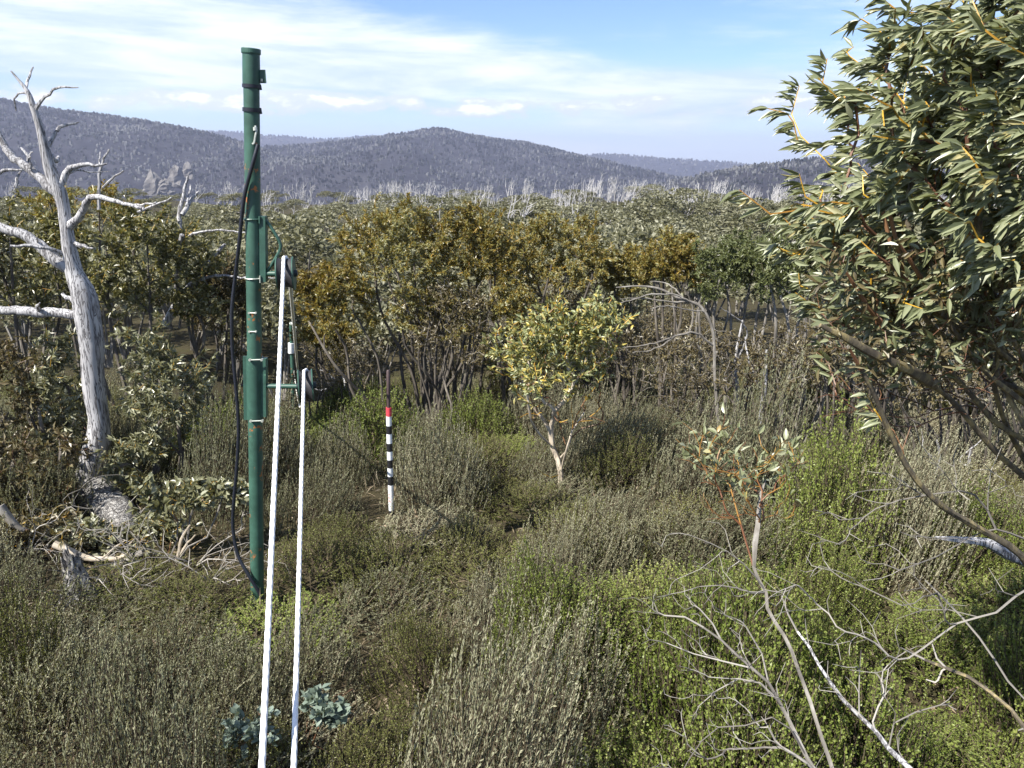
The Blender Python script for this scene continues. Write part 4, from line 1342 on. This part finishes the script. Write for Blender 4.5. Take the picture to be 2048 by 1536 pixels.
def inside(px, py, poly):
    c = False
    j = len(poly) - 1
    for i in range(len(poly)):
        xi, yi = poly[i]
        xj, yj = poly[j]
        if (yi > py) != (yj > py) and px < (xj - xi) * (py - yi) / (yj - yi) + xi:
            c = not c
        j = i
    return c


GREEN_Z = [[(1050, 1180), (1150, 1130), (1400, 1110), (1640, 1090), (2200, 1080), (2400, 1700), (1180, 1700), (1120, 1450)],
           [(210, 1200), (330, 1150), (520, 1140), (540, 1260), (420, 1330), (300, 1300)],
           [(520, 800), (640, 770), (760, 800), (860, 860), (880, 900), (760, 900), (600, 880), (380, 920), (380, 850)],
           [(910, 840), (1060, 835), (1090, 900), (930, 900)], [(1560, 850), (1700, 850), (1720, 950), (1580, 960)], [(1620, 1010), (1700, 1000), (1720, 1060), (1630, 1060)]]
OLIVE_Z = [[(620, 1240), (760, 1200), (960, 1250), (960, 1380), (900, 1700), (420, 1700), (360, 1420), (560, 1340)], [(600, 1020), (840, 1060), (860, 1160), (640, 1160)], [(960, 1100), (1060, 1110), (1060, 1220), (960, 1220)],
           [(1500, 900), (1780, 920), (1760, 1000), (1560, 1000)]]
LOW_Z = [[(230, 1060), (470, 1060), (500, 1200), (260, 1200)], [(470, 1150), (600, 1150), (620, 1260), (470, 1260)]]
BARE_Z = [[(560, 1060), (620, 1060), (620, 1150), (560, 1150)], [(400, 1380), (500, 1400), (470, 1500), (380, 1480)], [(470, 1255), (520, 1265), (520, 1330), (470, 1330)]]
PROT = [(497, 530, 6.35, 1200), (765, 800, 8.1, 1025), (1075, 1165, 9.1, 955), (115, 215, 6.42, 1185), (270, 440, 7.2, 1120), (430, 700, 4.6, 1400), (1880, 2060, 5.6, 1060), (185, 285, 7.7, 1090), (150, 225, 8.9, 980)]
LANDM = [(-2.2, 6.3, 1.0, 'around the foot of the green pole'), (-1.35, 8.1, 1.0, 'around the banded snow stake'), (0.6, 9.1, 1.0, 'around the young yellow green gum'), (-5.0, 8.6, 1.0, 'around the bleached dead tree'),
         (-3.7, 6.3, 0.8, 'around the cracked old stump'), (-3.2, 4.3, 1.0, 'on the outer side of the thicker rope'), (-1.0, 4.2, 0.9, 'just beside the thinner tow rope'), (1.9, 3.6, 1.0, 'among the leaning dead stems'),
         (0.8, 5.0, 1.0, 'between the dead shrub twigs and the ropes'), (3.4, 5.2, 1.0, 'below the large leafy gum'), (1.8, 6.8, 1.0, 'behind the orange topped sapling'), (5.0, 8.6, 1.2, 'before the grey stemmed thicket'), (0.0, 13.5, 1.6, 'under the rusty gum thicket'),
         (-6.5, 13.0, 1.6, 'down the slope by the far pole'), (6.5, 13.5, 1.6, 'deep inside the grey stemmed thicket'), (2.8, 10.5, 1.0, 'beneath the arched grey branches')]
counts = {'grey': 0, 'green': 0, 'olive': 0}
placed = []
rs = np.random.default_rng(2024)
cands = []
yv = 2.6
while yv < 22:
    sp = 0.64 + 0.028 * yv
    hw = 0.72 * yv + 1.2
    xv = -hw
    while xv < hw:
        cands.append((xv + rs.uniform(-.4, .4) * sp, yv + rs.uniform(-.4, .4) * sp))
        xv += sp * 1.05
    yv += sp * 0.9
for (x, y) in cands:
    g = gz(x, y)
    qx, qy = pix((x, y, g + 0.35))
    if qx < -220 or qx > 2270 or qy > 1720:
        continue
    if any(inside(qx, qy, z) for z in BARE_Z):
        continue
    patch = float(vnoise(np.array([x * 1.05]), np.array([y * 1.05]), 5, 2)[0])
    pit = patch < -0.5 and y < 12
    jx, jy = qx + rs.normal(0, 22), qy + rs.normal(0, 14)
    if any(inside(jx, jy, z) for z in GREEN_Z):
        kd = 'green'
    elif any(inside(jx, jy, z) for z in OLIVE_Z):
        kd = 'olive' if rs.random() < 0.8 else 'grey'
    else:
        kd = 'grey' if rs.random() < (0.86 if y < 12 else 0.3) else 'olive'
    if pit and kd == 'grey':
        kd = 'olive'
    if counts[kd] >= 299:
        continue
    h = {'grey': 1.12, 'green': 1.05, 'olive': 0.95}[kd] * rs.uniform(0.6, 1.4) * (1 + 0.95 * max(patch, -0.45))
    if y > 8.6:
        h *= 0.72
    if any(inside(qx, qy, z) for z in LOW_Z):
        h *= 0.36
        if kd == 'grey':
            kd = 'green' if counts['green'] < 290 and rs.random() < 0.6 else 'olive'
    wd = rs.uniform(0.75, 1.3) * (0.64 + 0.028 * y) / 0.64
    ok = True
    for (a0, a1, D, lim) in PROT:
        half = F * 0.36 * wd / math.hypot(y, CAMZ - g)
        if y < D and qx + half > a0 and qx - half < a1:
            for _ in range(10):
                if pix((x, y, g + h))[1] < lim:
                    h *= 0.84
                else:
                    break
            if pix((x, y, g + h))[1] < lim:
                ok = h > 0.18 and False
    if not ok or math.hypot(x - 3.95, y - 3.5) < 0.3:
        continue
    nm, lab, cat, grp = BLAB[kd]
    best = min(LANDM, key=lambda q: math.hypot(x - q[0], y - q[1]) / q[2])
    size = 'tall' if h > 1.0 else ('low' if h < 0.6 else 'mid height')
    lab = '%s %s %s' % (size, lab, best[3])
    grp = '%s %s' % (grp, best[3])
    o = link(nm, BUSH[kd][rs.integers(0, 4)])
    o.location = (x, y, g - 0.03)
    o.rotation_euler = (rs.normal(0, 0.07), rs.normal(0, 0.07), rs.uniform(-0.5, 0.5) if kd == 'grey' else rs.uniform(0, 6.28))
    o.scale = (wd, wd, h)
    tag(o, lab, cat, grp)
    counts[kd] += 1
    placed.append((x, y, h))
print('bushes', counts)


# litter, sticks and short grass between the shrubs
def litter():
    rs = np.random.default_rng(66)
    n = 30000
    y = rs.uniform(2.6, 16, n)
    x = rs.uniform(-1, 1, n) * (0.75 * y + 1)
    z = G(x, y) + rs.uniform(0.005, 0.05, n)
    b = np.stack([x, y, z], 1)
    a = rs.uniform(0, 6.28, n)
    up = np.where(rs.random(n) < 0.3, rs.uniform(0.6, 2.5, n), rs.uniform(-0.1, 0.35, n))
    d = np.stack([np.cos(a), np.sin(a), up], 1)
    stick = rs.random(n) < 0.35
    L = np.where(stick, rs.uniform(0.12, 0.35, n), rs.uniform(0.04, 0.11, n))
    W = np.where(stick, 0.007, rs.uniform(0.010, 0.026, n))
    v, q = place_leaves(b, d, L, W, rs, False, 0.6)
    o = link('leaf_litter', new_mesh('leaf_litter', v, [q], M['litter']))
    tag(o, 'dry fallen leaves and sticks littering the ground between shrubs', 'leaf litter', kind='stuff')


litter()

for n_, (cx, cy, w_, D) in enumerate([(150, 1080, 90, 7.4), (270, 1110, 90, 7.0), (390, 1110, 80, 7.0), (230, 1170, 90, 6.6), (60, 1130, 70, 7.2), (420, 1160, 60, 6.7)]):
    rs = np.random.default_rng(840 + n_)
    b0 = base_px(cx, cy, D)
    stm, tgt = [], []
    for k in range(5):
        a = rs.uniform(0, 6.28)
        L_ = rs.uniform(0.3, 0.6)
        e = b0 + np.array([math.cos(a) * L_, math.sin(a) * L_ * .8, rs.uniform(0.1, 0.35)])
        stm.append(np.array([b0 + [0, 0, 0.02 + .02 * k], (b0 + e) / 2 + [0, 0, .05], e]))
        tgt += [e + rs.normal(0, 0.16, 3) + [0, 0, 0.04] for _ in range(16)]
    tgt = np.array(tgt)
    tgt[:, 2] = np.maximum(tgt[:, 2], G(tgt[:, 0], tgt[:, 1]) + 0.02)
    dead_twigs('brushwood', ['heap of dry grey twigs at the foot of the dead tree', 'tangle of dry twigs behind the cracked stump', 'dry twigs fallen below the glaucous regrowth', 'dry twigs strewn between the cracked stump and the pole',
                             'brown dry twigs under the low brown regrowth', 'thin dry twigs between the litter and the green pole'][n_], 'brushwood', stm, tgt, 850 + n_, r_tip=0.0026, power=0.40, split=0.009)

# glaucous gum regrowth near the fallen branches, and the blue grey seedling below the ropes
rs = np.random.default_rng(41)
c, r = crown_px(395, 1005, 95, 42, 7.2, 0.6)
gum('gum_regrowth', 'low glaucous leaved gum regrowth beside the fallen forked branch', 'shrub', base_px(330, 1120, 7.1), c, r, rs, n_stem=4, n_tip=130, per_tip=9, leaf=(0.085, 0.042), mats=('gum_pale', 'twig_orange', 'bark_grey', 'twig_red'),
    r_tip=0.0025, power=0.42, near=True, lump=0.25, twig_len=0.15)
for cx, cy, hw, hh, bx_, by_, D, mats_, lab in [(70, 1080, 95, 42, 70, 1140, 7.3, DARK, 'low brown leaved gum regrowth over the grey fallen limb'), (190, 1075, 70, 36, 180, 1130, 7.5, PALE, 'low leafy gum regrowth over the heavy grey butt'),
                                                (305, 1075, 75, 38, 300, 1140, 7.4, PALE, 'low leafy gum regrowth behind the short broken log')]:
    c, r = crown_px(cx, cy, hw, hh, D, 0.6)
    gum('gum_regrowth', lab, 'shrub', base_px(bx_, by_, D), c, r, rs, n_stem=4, n_tip=110, per_tip=8, leaf=(0.080, 0.034), mats=(mats_[0], 'twig_orange', 'bark_grey', 'twig_red'), r_tip=0.0022, power=0.40, near=True, lump=0.28, twig_len=0.15)
c, r = crown_px(640, 1425, 42, 34, 4.4, 0.8)
gum('gum_seedling', 'blue grey leaved gum seedling beside the thinner rope', 'shrub', base_px(650, 1500, 4.4), c, r, rs, n_stem=4, n_tip=48, per_tip=6, leaf=(0.058, 0.046), mats=('gum_blue', 'twig_red', 'twig_red'),
    r_tip=0.0022, power=0.36, near=True, lump=0.3, twig_len=0.08, droop=-0.2, single=150, split=0.01)
c, r = crown_px(500, 1470, 40, 50, 4.1, 0.8)
gum('gum_seedling', 'blue grey leaved gum seedling beside the thicker rope', 'shrub', base_px(505, 1530, 4.1), c, r, rs, n_stem=4, n_tip=40, per_tip=6, leaf=(0.055, 0.042), mats=('gum_blue', 'twig_red', 'twig_red'),
    r_tip=0.0022, power=0.36, near=True, lump=0.35, twig_len=0.08, droop=-0.1, single=130, split=0.01)


# ------------------------------------------------------------------ the wooded slope beyond
def canopy_variant(seed, h=4.6, r=2.3, n=1500, leaf=0.26):
    rs = np.random.default_rng(seed)
    nl = 16
    d = rs.normal(0, 1, (nl, 3))
    d /= np.linalg.norm(d, axis=1)[:, None]
    d[:, 2] = np.abs(d[:, 2]) * 1.15 - 0.35
    cen = d * rs.uniform(0.45, 0.95, nl)[:, None]
    k = rs.integers(0, nl, n)
    off = rs.normal(0, 1, (n, 3))
    off /= np.linalg.norm(off, axis=1)[:, None]
    off[:, 2] = np.where(off[:, 2] < -0.3, -off[:, 2], off[:, 2])
    p = cen[k] + off * (rs.uniform(0.5, 1.0, n) ** 0.5)[:, None] * 0.30
    p = p * [r, r, h * 0.36] + [0, 0, h * 0.66]
    dd = off + rs.normal(0, 0.6, (n, 3)) + [0, 0, -0.1]
    lv, lq = place_leaves(p, dd, leaf * rs.uniform(0.6, 1.3, n), leaf * 0.55 * rs.uniform(0.7, 1.3, n), rs, False, 0.9)
    mb = MB()
    for i in range(5):
        a = rs.uniform(0, 6.28)
        e = np.array([math.cos(a) * r * .5, math.sin(a) * r * .5, h * .75])
        ln = smooth_line([[0.1 * math.cos(a), 0.1 * math.sin(a), -0.4], e * .45 + [0, 0, -.1], e], 7)
        tube(mb, ln, np.linspace(0.07, 0.02, 7), 5, False)
    tv = np.concatenate(mb.v)
    tq = np.concatenate(mb.q)
    v = np.concatenate([lv, tv])
    ids = np.concatenate([np.zeros(len(lq), int), np.ones(len(tq), int)])
    return v, np.concatenate([lq, tq + len(lv)]), ids


CAN = []
for s_ in range(7):
    v, q, ids = canopy_variant(500 + s_, h=4.4 + 0.3 * (s_ % 3), r=2.2 + 0.2 * (s_ % 4))
    CAN.append(new_mesh('canopy_gum', v, [q], [M['canopy'], M['bark_grey']], ids))


def dead_variant(seed, h=5.6):
    rs = np.random.default_rng(seed)
    mb = MB()
    ns = rs.integers(3, 8)
    for i in range(ns):
        a = rs.uniform(0, 6.28)
        sp = rs.uniform(0.3, 1.3)
        e = np.array([math.cos(a) * sp + 0.5, math.sin(a) * sp, h * rs.uniform(0.75, 1.05)])
        ln = smooth_line([[0, 0, -0.3], e * [.3, .3, .35] + rs.normal(0, .12, 3), e * [.75, .75, .7] + rs.normal(0, .2, 3), e], 9)
        tube(mb, ln, np.linspace(0.085, 0.022, 9), 5, False)
        for j in range(rs.integers(2, 5)):
            k = rs.integers(4, 8)
            f = ln[k] + np.array([rs.uniform(-.7, .8), rs.uniform(-.6, .6), rs.uniform(0.5, 1.3)])
            l2 = smooth_line([ln[k], (ln[k] + f) / 2 + rs.normal(0, .12, 3), f], 5)
            tube(mb, l2, np.linspace(0.038, 0.014, 5), 4, False)
    return mb.mesh('dead_gum', M['bark_far_dead'])


DEADV = [dead_variant(600 + i) for i in range(10)]
rs = np.random.default_rng(88)
n_live = 0
tries = 0
spots = []
while n_live < 295 and tries < 6000:
    tries += 1
    u = rs.uniform(0, 1)
    y = 27 + 176 * u ** 1.35
    x = rs.uniform(-0.72, 0.72) * y
    if any((x - a) ** 2 + (y - b) ** 2 < (1.2 + 0.022 * min(y, b)) ** 2 for a, b in spots):
        continue
    if abs(x + 6.1) < 2.2 and y < 26:
        continue
    spots.append((x, y))
    o = link('canopy_gum', CAN[rs.integers(0, 7)])
    s = rs.uniform(0.85, 1.25) * (0.85 if y < 32 else 1.0) * (1.0 if y < 120 else 0.9)
    o.location = (x, y, gz(x, y) - 0.1)
    o.rotation_euler = (rs.normal(0, .06), rs.normal(0, .06), rs.uniform(0, 6.28))
    wf = 1.0 + min(0.7, max(0, y - 30) / 90)
    o.scale = (s * wf * rs.uniform(.85, 1.15), s * wf * rs.uniform(.85, 1.15), s * (1 + 0.25 * (wf - 1)) * (0.84 if y > 110 else 1.0))
    zone = 'close behind the rusty thicket' if y < 45 else ('half way along the wooded slope' if y < 110 else 'along the far ridge before the hills')
    wide = 'broad' if wf * s > 1.5 else 'rounded'
    tag(o, '%s olive snow gum crown %s' % (wide, zone), 'tree', '%s olive gums %s' % (wide, zone))
    n_live += 1
n_dead = 0
tries = 0
while n_dead < 290 and tries < 6000:
    tries += 1
    y = 60 + 155 * rs.uniform(0, 1) ** 0.5
    x = rs.uniform(-0.72, 0.72) * y
    px, py = pix((x, y, gz(x, y)))
    dens = 0.12 if px < 480 else (0.45 if px < 700 else 1.0)
    if y < 110:
        dens *= 0.5
    if rs.random() > dens:
        continue
    o = link('dead_gum', DEADV[rs.integers(0, 10)])
    s = rs.uniform(0.75, 1.3)
    o.location = (x, y, gz(x, y))
    o.rotation_euler = (rs.normal(0, .05), rs.normal(0.12, .15), rs.normal(0, 0.9))
    o.scale = (s, s, s)
    zone = 'half way along the wooded slope' if y < 115 else 'along the far ridge before the hills'
    size = 'tall' if s > 1.1 else 'short'
    tag(o, '%s bleached dead snow gum %s' % (size, zone), 'dead tree', '%s dead gums %s' % (size, zone))
    n_dead += 1
print('slope', n_live, n_dead)

# ------------------------------------------------------------------ rope tow: poles, pulleys, ropes, cable
DP = 6.35
pb = base_px(515, 1215, DP)
pt_ = P(502, 97, DP)
axis = (pt_ - pb) / np.linalg.norm(pt_ - pb)


def ax(py, dx=0.0, dy=0.0):
    """point at the height seen at photo row py, dx metres to the right and dy metres back from the pole axis"""
    f = (py - 1215.0) / (97.0 - 1215.0)
    p = P(515 + (502 - 515) * f, py, DP)
    return p + np.array([dx, dy, 0])


PR = 0.060
tow = thing('tow_pole', 'green painted steel rope tow pole with two bracketed pulleys', 'pole', pb)


def part(name, mb, mat, parent=None, smooth=False):
    return link(name, mb.mesh(name, M[mat], smooth, pb), parent or tow)


mb = MB()
tube(mb, np.array([pb - axis * 0.3, ax(1000), ax(800), ax(600), ax(400), ax(170)]), PR, 28)
part('pole_tube', mb, 'green_paint', smooth=True)
mb = MB()
tube(mb, np.array([ax(171), ax(165), ax(104)]), [PR + 0.004, PR + 0.006, PR + 0.004], 28)
slv = part('top_sleeve', mb, 'green_clean', smooth=True)
mb = MB()
tube(mb, np.array([ax(108), ax(106), ax(98.5), ax(97)]), [PR + 0.010, PR + 0.012, PR + 0.012, PR + 0.008], 28)
part('cap', mb, 'green_clean')
for y0, y1, mt in ((169, 176, 'rubber'), (216, 224, 'rubber')):
    mb = MB()
    tube(mb, np.array([ax(y1), ax(y0)]), PR + 0.009, 28, False)
    tube(mb, np.array([ax(y0, PR + .004), ax(y1 + 4, PR + .012)]), 0.010, 6)
    part('strap', mb, mt)
mb = MB()
box(mb, ax(153, PR + 0.028), [0.022, 0, 0], [0, 0.006, 0], [0, 0, 0.048], 0.0)
tab = part('bracket_tab', mb, 'green_clean')
mb = MB()
tube(mb, np.array([ax(158, PR + .022, -.012), ax(163, PR + .022, -.012)]), 0.009, 8)
link('tab_hole', mb.mesh('tab_hole', M['zinc'], False, pb), tab)
mb = MB()
tube(mb, smooth_line([ax(252, PR * .7, -PR * .8), ax(262, PR * .85, -PR * .9), ax(272, PR * .75, -PR), ax(286, PR * .6, -PR * 1.05), ax(289, PR * .4, -PR * 1.1)], 12), 0.009, 6)
tube(mb, np.array([ax(255, PR * .7, -PR * .9), ax(262, PR * .72, -PR * .95)]), 0.016, 8)
part('shackle', mb, 'zinc')


def clamp(y, mat='zinc', w=1.0):
    mb = MB()
    a = np.linspace(math.radians(150), math.radians(395), 18)
    r0 = PR + 0.006
    c = ax(y)
    pts = [c + np.array([math.cos(t) * r0, math.sin(t) * r0, 0]) for t in a]
    tube(mb, np.array(pts), 0.006 * w, 6)
    tube(mb, np.array([ax(y - 6, PR + .004, -.04), ax(y + 8, PR + .004, -.04)]), 0.007 * w, 6)
    return part('clamp', mb, mat)


# upper bracket: channel at the side of the pole, bent handle bar, axle, pulley
mb = MB()
box(mb, (ax(432, PR + .022) + ax(563, PR + .022)) / 2, [0.028, 0, 0], [0, 0.032, 0], (ax(432) - ax(563)) / 2, 0.12)
part('bracket_channel', mb, 'green_clean')
clamp(438, 'green_clean', 1.3)
clamp(556)
mb = MB()
tube(mb, smooth_line([ax(436, PR + .03), ax(446, PR + .060), ax(468, PR + .118), ax(484, PR + .152), ax(494, PR + .160), ax(504, PR + .148), ax(530, PR + .085), ax(544, PR + .045)], 34), 0.013, 8)
part('guard_bar', mb, 'green_clean', smooth=True)


def bolts(y):
    mb = MB()
    for dx in (-0.022, 0.030):
        d = -math.sqrt(PR * PR - dx * dx)
        tube(mb, np.array([ax(y, dx, d + .01), ax(y, dx, d - .012)]), 0.010, 6)
    tube(mb, np.array([ax(y, -0.022, -PR - .004), ax(y, 0.03, -PR - .002)]), 0.004, 5)
    return part('bolt_pair', mb, 'zinc')


bolts(623)
bolts(660)


def pulley(cy, dx, width, rad, yaw, mats=('green_clean', 'tyre')):
    c = ax(cy, dx)
    dirx = np.array([math.cos(yaw), math.sin(yaw), 0.0])
    pr = bpy.data.objects.new('pulley', None)
    COL.objects.link(pr)
    pr.parent = tow
    def prt(name, mb, mat):
        return link(name, mb.mesh(name, M[mat], True, pb), pr)
    for s in (-1, 1):
        m_ = MB()
        e = c + dirx * s * width / 2
        tube(m_, np.array([e - dirx * .005, e + dirx * .005]), rad, 36)
        prt('flange', m_, mats[0])
    m_ = MB()
    L = np.linspace(-1, 1, 9)
    tube(m_, np.array([c + dirx * t * (width / 2 - .006) for t in L]), [rad * (0.80 + 0.17 * abs(t) ** 2) for t in L], 36)
    prt('tread', m_, mats[1])
    m_ = MB()
    tube(m_, np.array([c - dirx * (width / 2 + .02), c + dirx * (width / 2 + .03)]), 0.028, 14)
    prt('hub', m_, 'dark_steel')
    m_ = MB()
    tube(m_, np.array([ax(cy, PR * .5), c - dirx * (width / 2)]), 0.021, 12)
    link('axle', m_.mesh('axle', M['green_clean'], True, pb), tow)
    return c


c_up = pulley(547, 0.262, 0.126, 0.135, math.radians(9))
# lower bracket: clamped split sleeve with a flat plate
mb = MB()
box(mb, (ax(711, -PR - .004, -.02) + ax(838, -PR - .004, -.02)) / 2, [0.026, 0, 0], [0, 0.008, 0], (ax(711) - ax(838)) / 2)
part('sleeve_plate', mb, 'green_clean')
mb = MB()
tube(mb, np.array([ax(837), ax(713)]), PR + 0.009, 28)
part('sleeve', mb, 'green_clean', smooth=True)
mb = MB()
box(mb, (ax(716, PR + .022) + ax(832, PR + .022)) / 2, [0.022, 0, 0], [0, 0.03, 0], (ax(716) - ax(832)) / 2, 0.12)
part('bracket_channel', mb, 'green_clean')
for y in (715, 836):
    m_ = MB()
    tube(m_, np.array([ax(y, -.012, -PR - .024), ax(y, PR + .03, -PR - .010)]), 0.006, 6)
    for dx in (-.014, PR + .024):
        tube(m_, np.array([ax(y, dx, -PR - .030), ax(y, dx, -PR + .0)]), 0.011, 6)
    part('bolt_pair', m_, 'zinc')
c_lo = pulley(772, 0.432, 0.112, 0.142, math.radians(14), ('green_clean', 'tyre'))


def rope_mesh(line, r, mat, turns_per_m=16, lob=3):
    """laid rope: a three lobed section that twists along its length"""
    n = len(line)
    k = 18
    t, u, v = frames(line)
    s = np.concatenate([[0], np.cumsum(np.linalg.norm(np.diff(line, axis=0), axis=1))])
    a = np.arange(k) * 2 * math.pi / k
    tw = s * turns_per_m * 2 * math.pi / lob
    rr = r * (0.86 + 0.16 * np.abs(np.cos((a[None, :] + tw[:, None] * 1.0) * lob / 2)))
    ring = line[:, None, :] + rr[:, :, None] * (np.cos(a)[None, :, None] * u[:, None] + np.sin(a)[None, :, None] * v[:, None])
    i = np.arange(n - 1)[:, None] * k
    j = np.arange(k)[None, :]
    j2 = (j + 1) % k
    q = np.stack([i + j, i + j2, i + k + j2, i + k + j], -1).reshape(-1, 4)
    return new_mesh('rope', ring.reshape(-1, 3), [q], M[mat], smooth=True)


def sag_line(a, b, sag, n):
    s = np.linspace(0, 1, n)[:, None]
    p = a * (1 - s) + b * s
    p[:, 2] -= (4 * sag * s * (1 - s))[:, 0]
    return p


far_base = base_px(582, 800, 22.0)
fpt = P(582, 645, 22.0)
# ropes on the camera side run down from each pulley towards the tow hut
ru0 = c_up + np.array([0, 0, 0.135])
ru1 = P(523, 1536, 2.66)
d_ = (ru1 - ru0)
lin = np.concatenate([[ru0 + [0, 0.10, -0.05], ru0 + [0, 0.05, -0.012]], sag_line(ru0 - [0, .02, 0.004], ru1 + d_ * 0.35, 0.03, 900)])
rope_a = link('tow_rope', rope_mesh(lin, 0.0150, 'rope'))
tag(rope_a, 'white tow rope running down from the upper pulley of the green pole', 'rope')
rl0 = c_lo + np.array([0, 0, 0.142])
rl1 = P(587, 1536, 2.75)
d_ = (rl1 - rl0)
lin = np.concatenate([[rl0 + [0, 0.10, -0.05], rl0 + [0, 0.05, -0.012]], sag_line(rl0 - [0, .02, 0.004], rl1 + d_ * 0.35, 0.03, 900)])
rope_b = link('tow_rope', rope_mesh(lin, 0.0135, 'rope'))
tag(rope_b, 'white tow rope running down from the lower pulley of the green pole', 'rope')
ra = c_up + np.array([0.0, 0.10, 0.08])
rb_ = P(590, 657, 22.0)
rope_c = link('tow_rope', rope_mesh(sag_line(ra, rb_, 1.25, 400), 0.016, 'rope_far', 8))
tag(rope_c, 'weathered rope sagging from the upper pulley down to the small far pole', 'rope')
ra = c_lo + np.array([-0.05, 0.10, -0.10])
rb_ = P(588, 742, 22.0)
rope_d = link('tow_rope', rope_mesh(sag_line(ra, rb_, 0.5, 300), 0.014, 'rope_far', 8))
tag(rope_d, 'weathered rope leaving the underside of the lower pulley towards the far pole', 'rope')

cable_px = [(516, 289, -.07), (507, 322, -.09), (489, 392, -.08), (479, 480, -.05), (470, 560, 0), (464, 620, 0), (465, 700, 0), (471, 765, 0), (477, 850, 0), (474, 930, 0), (468, 1000, 0), (466, 1055, 0), (476, 1110, -.04), (500, 1155, -.09), (522, 1192, -.10), (530, 1215, -.1)]
mb = MB()
ln = smooth_line(np.array([P(x, y, DP + d) for x, y, d in cable_px]), 150)
tube(mb, ln, 0.0155, 10)
tag(link('power_cable', mb.mesh('power_cable', M['rubber'], True)), 'thick black cable hanging slack beside the green pole', 'cable')

# small far pole of the same tow
fp = thing('tow_pole', 'slim green tow pole with a white marker standing down the slope', 'pole', far_base)
def fpart(name, mb, mat):
    return link(name, mb.mesh(name, M[mat], True, far_base), fp)


mb = MB()
tube(mb, np.array([far_base - [0, 0, .3], (far_base + fpt) / 2, fpt]), 0.052, 14)
fpart('pole_tube', mb, 'green_paint')
mb = MB()
lp = P(582, 700, 22.0)
tube(mb, np.array([P(582, 706, 21.99), P(582, 686, 21.99)]), 0.085, 14)
fpart('marker_sleeve', mb, 'white_paint')
mb = MB()
tube(mb, np.array([P(583, 653, 22.0), P(593, 655, 22.0)]), 0.025, 8)
tube(mb, np.array([P(580, 648, 22.0), P(586, 648, 22.0)]), 0.06, 8)
fpart('pulley_arm', mb, 'zinc')

# ------------------------------------------------------------------ banded snow stake
DS = 8.1
sb = base_px(786, 1075, DS)
stake = thing('snow_stake', 'snow depth stake banded black and white with a red top collar', 'stake', sb)


def sk(py):
    f = (py - 740) / (1060 - 740.0)
    return P(776.5 + 7.0 * f ** 1.6 + 1.0 * f, py, DS)


SR = msize(778, 900, DS, 5.6)
mb = MB()
tube(mb, np.array([sk(815), sk(780), sk(742), sk(740)]), [SR * .68, SR * .68, SR * .66, SR * .4], 14)
link('rod', mb.mesh('rod', M['brown_rod'], True, sb), stake)
bands = [(815, 832, 'red_paint'), (832, 851, 'white_paint'), (851, 867, 'black_paint'), (867, 886, 'white_paint'), (886, 902, 'black_paint'), (902, 919, 'white_paint'), (919, 935, 'black_paint'),
         (935, 952, 'white_paint'), (952, 969, 'black_paint'), (969, 1020, 'white_paint'), (1020, 1034, 'black_paint'), (1034, 1080, 'white_paint')]
for y0, y1, mt in bands:
    mb = MB()
    tube(mb, np.array([sk(y1), sk((y0 + y1) / 2), sk(y0)]), SR * (1.0 if mt != 'black_paint' else 1.03), 20)
    link(mt.split('_')[0] + '_band', mb.mesh('band', M[mt], True, sb), stake)
# upright orange lettering on the long white band: a short run of worn strokes
mb = MB()
ly = 985
e = np.array([0, -SR * 1.02, 0])
def stroke(y0, x0, y1, x1, w=0.0035):
    p0, p1 = sk(y0) + [x0, 0, 0], sk(y1) + [x1, 0, 0]
    for p in (p0, p1):
        dx = p[0] - sk(y0)[0]
        p[1] -= math.sqrt(max(0, (SR * 1.04) ** 2 - dx * dx))
    d = p1 - p0
    n = np.cross(d, [0, 1, 0])
    n = n / (np.linalg.norm(n) + 1e-9) * w
    mb.add([p0 - n, p0 + n, p1 + n, p1 - n], [[0, 1, 2, 3]])


for y0 in (985, 991.5, 998):
    stroke(y0, -.018, y0, .004)
    stroke(y0, -.018, y0 + 4.6, -.018)
    stroke(y0 + 4.6, -.018, y0 + 4.6, .004)
    stroke(y0 + 2.3, -.018, y0 + 2.3, -.002)
link('lettering', mb.mesh('lettering', M['orange_print'], False, sb), stake)

# ------------------------------------------------------------------ the air
def haze():
    m, nt, out = new_mat('haze_air')
    v = node(nt, 'ShaderNodeVolumePrincipled', Density=0.00015)
    v.inputs['Color'].default_value = (0.68, 0.74, 1.0, 1)
    v.inputs['Anisotropy'].default_value = 0.2
    nt.links.new(v.outputs[0], out.inputs['Volume'])
    mb = MB()
    zlo, zhi = -154.0, 195.0
    box(mb, (0, 0, (zlo + zhi) / 2), (9500, 0, 0), (0, 9500, 0), (0, 0, (zhi - zlo) / 2))
    o = link('haze', mb.mesh('haze', m))
    tag(o, 'pale blue air between here and the far hills', 'haze', kind='stuff')


haze()
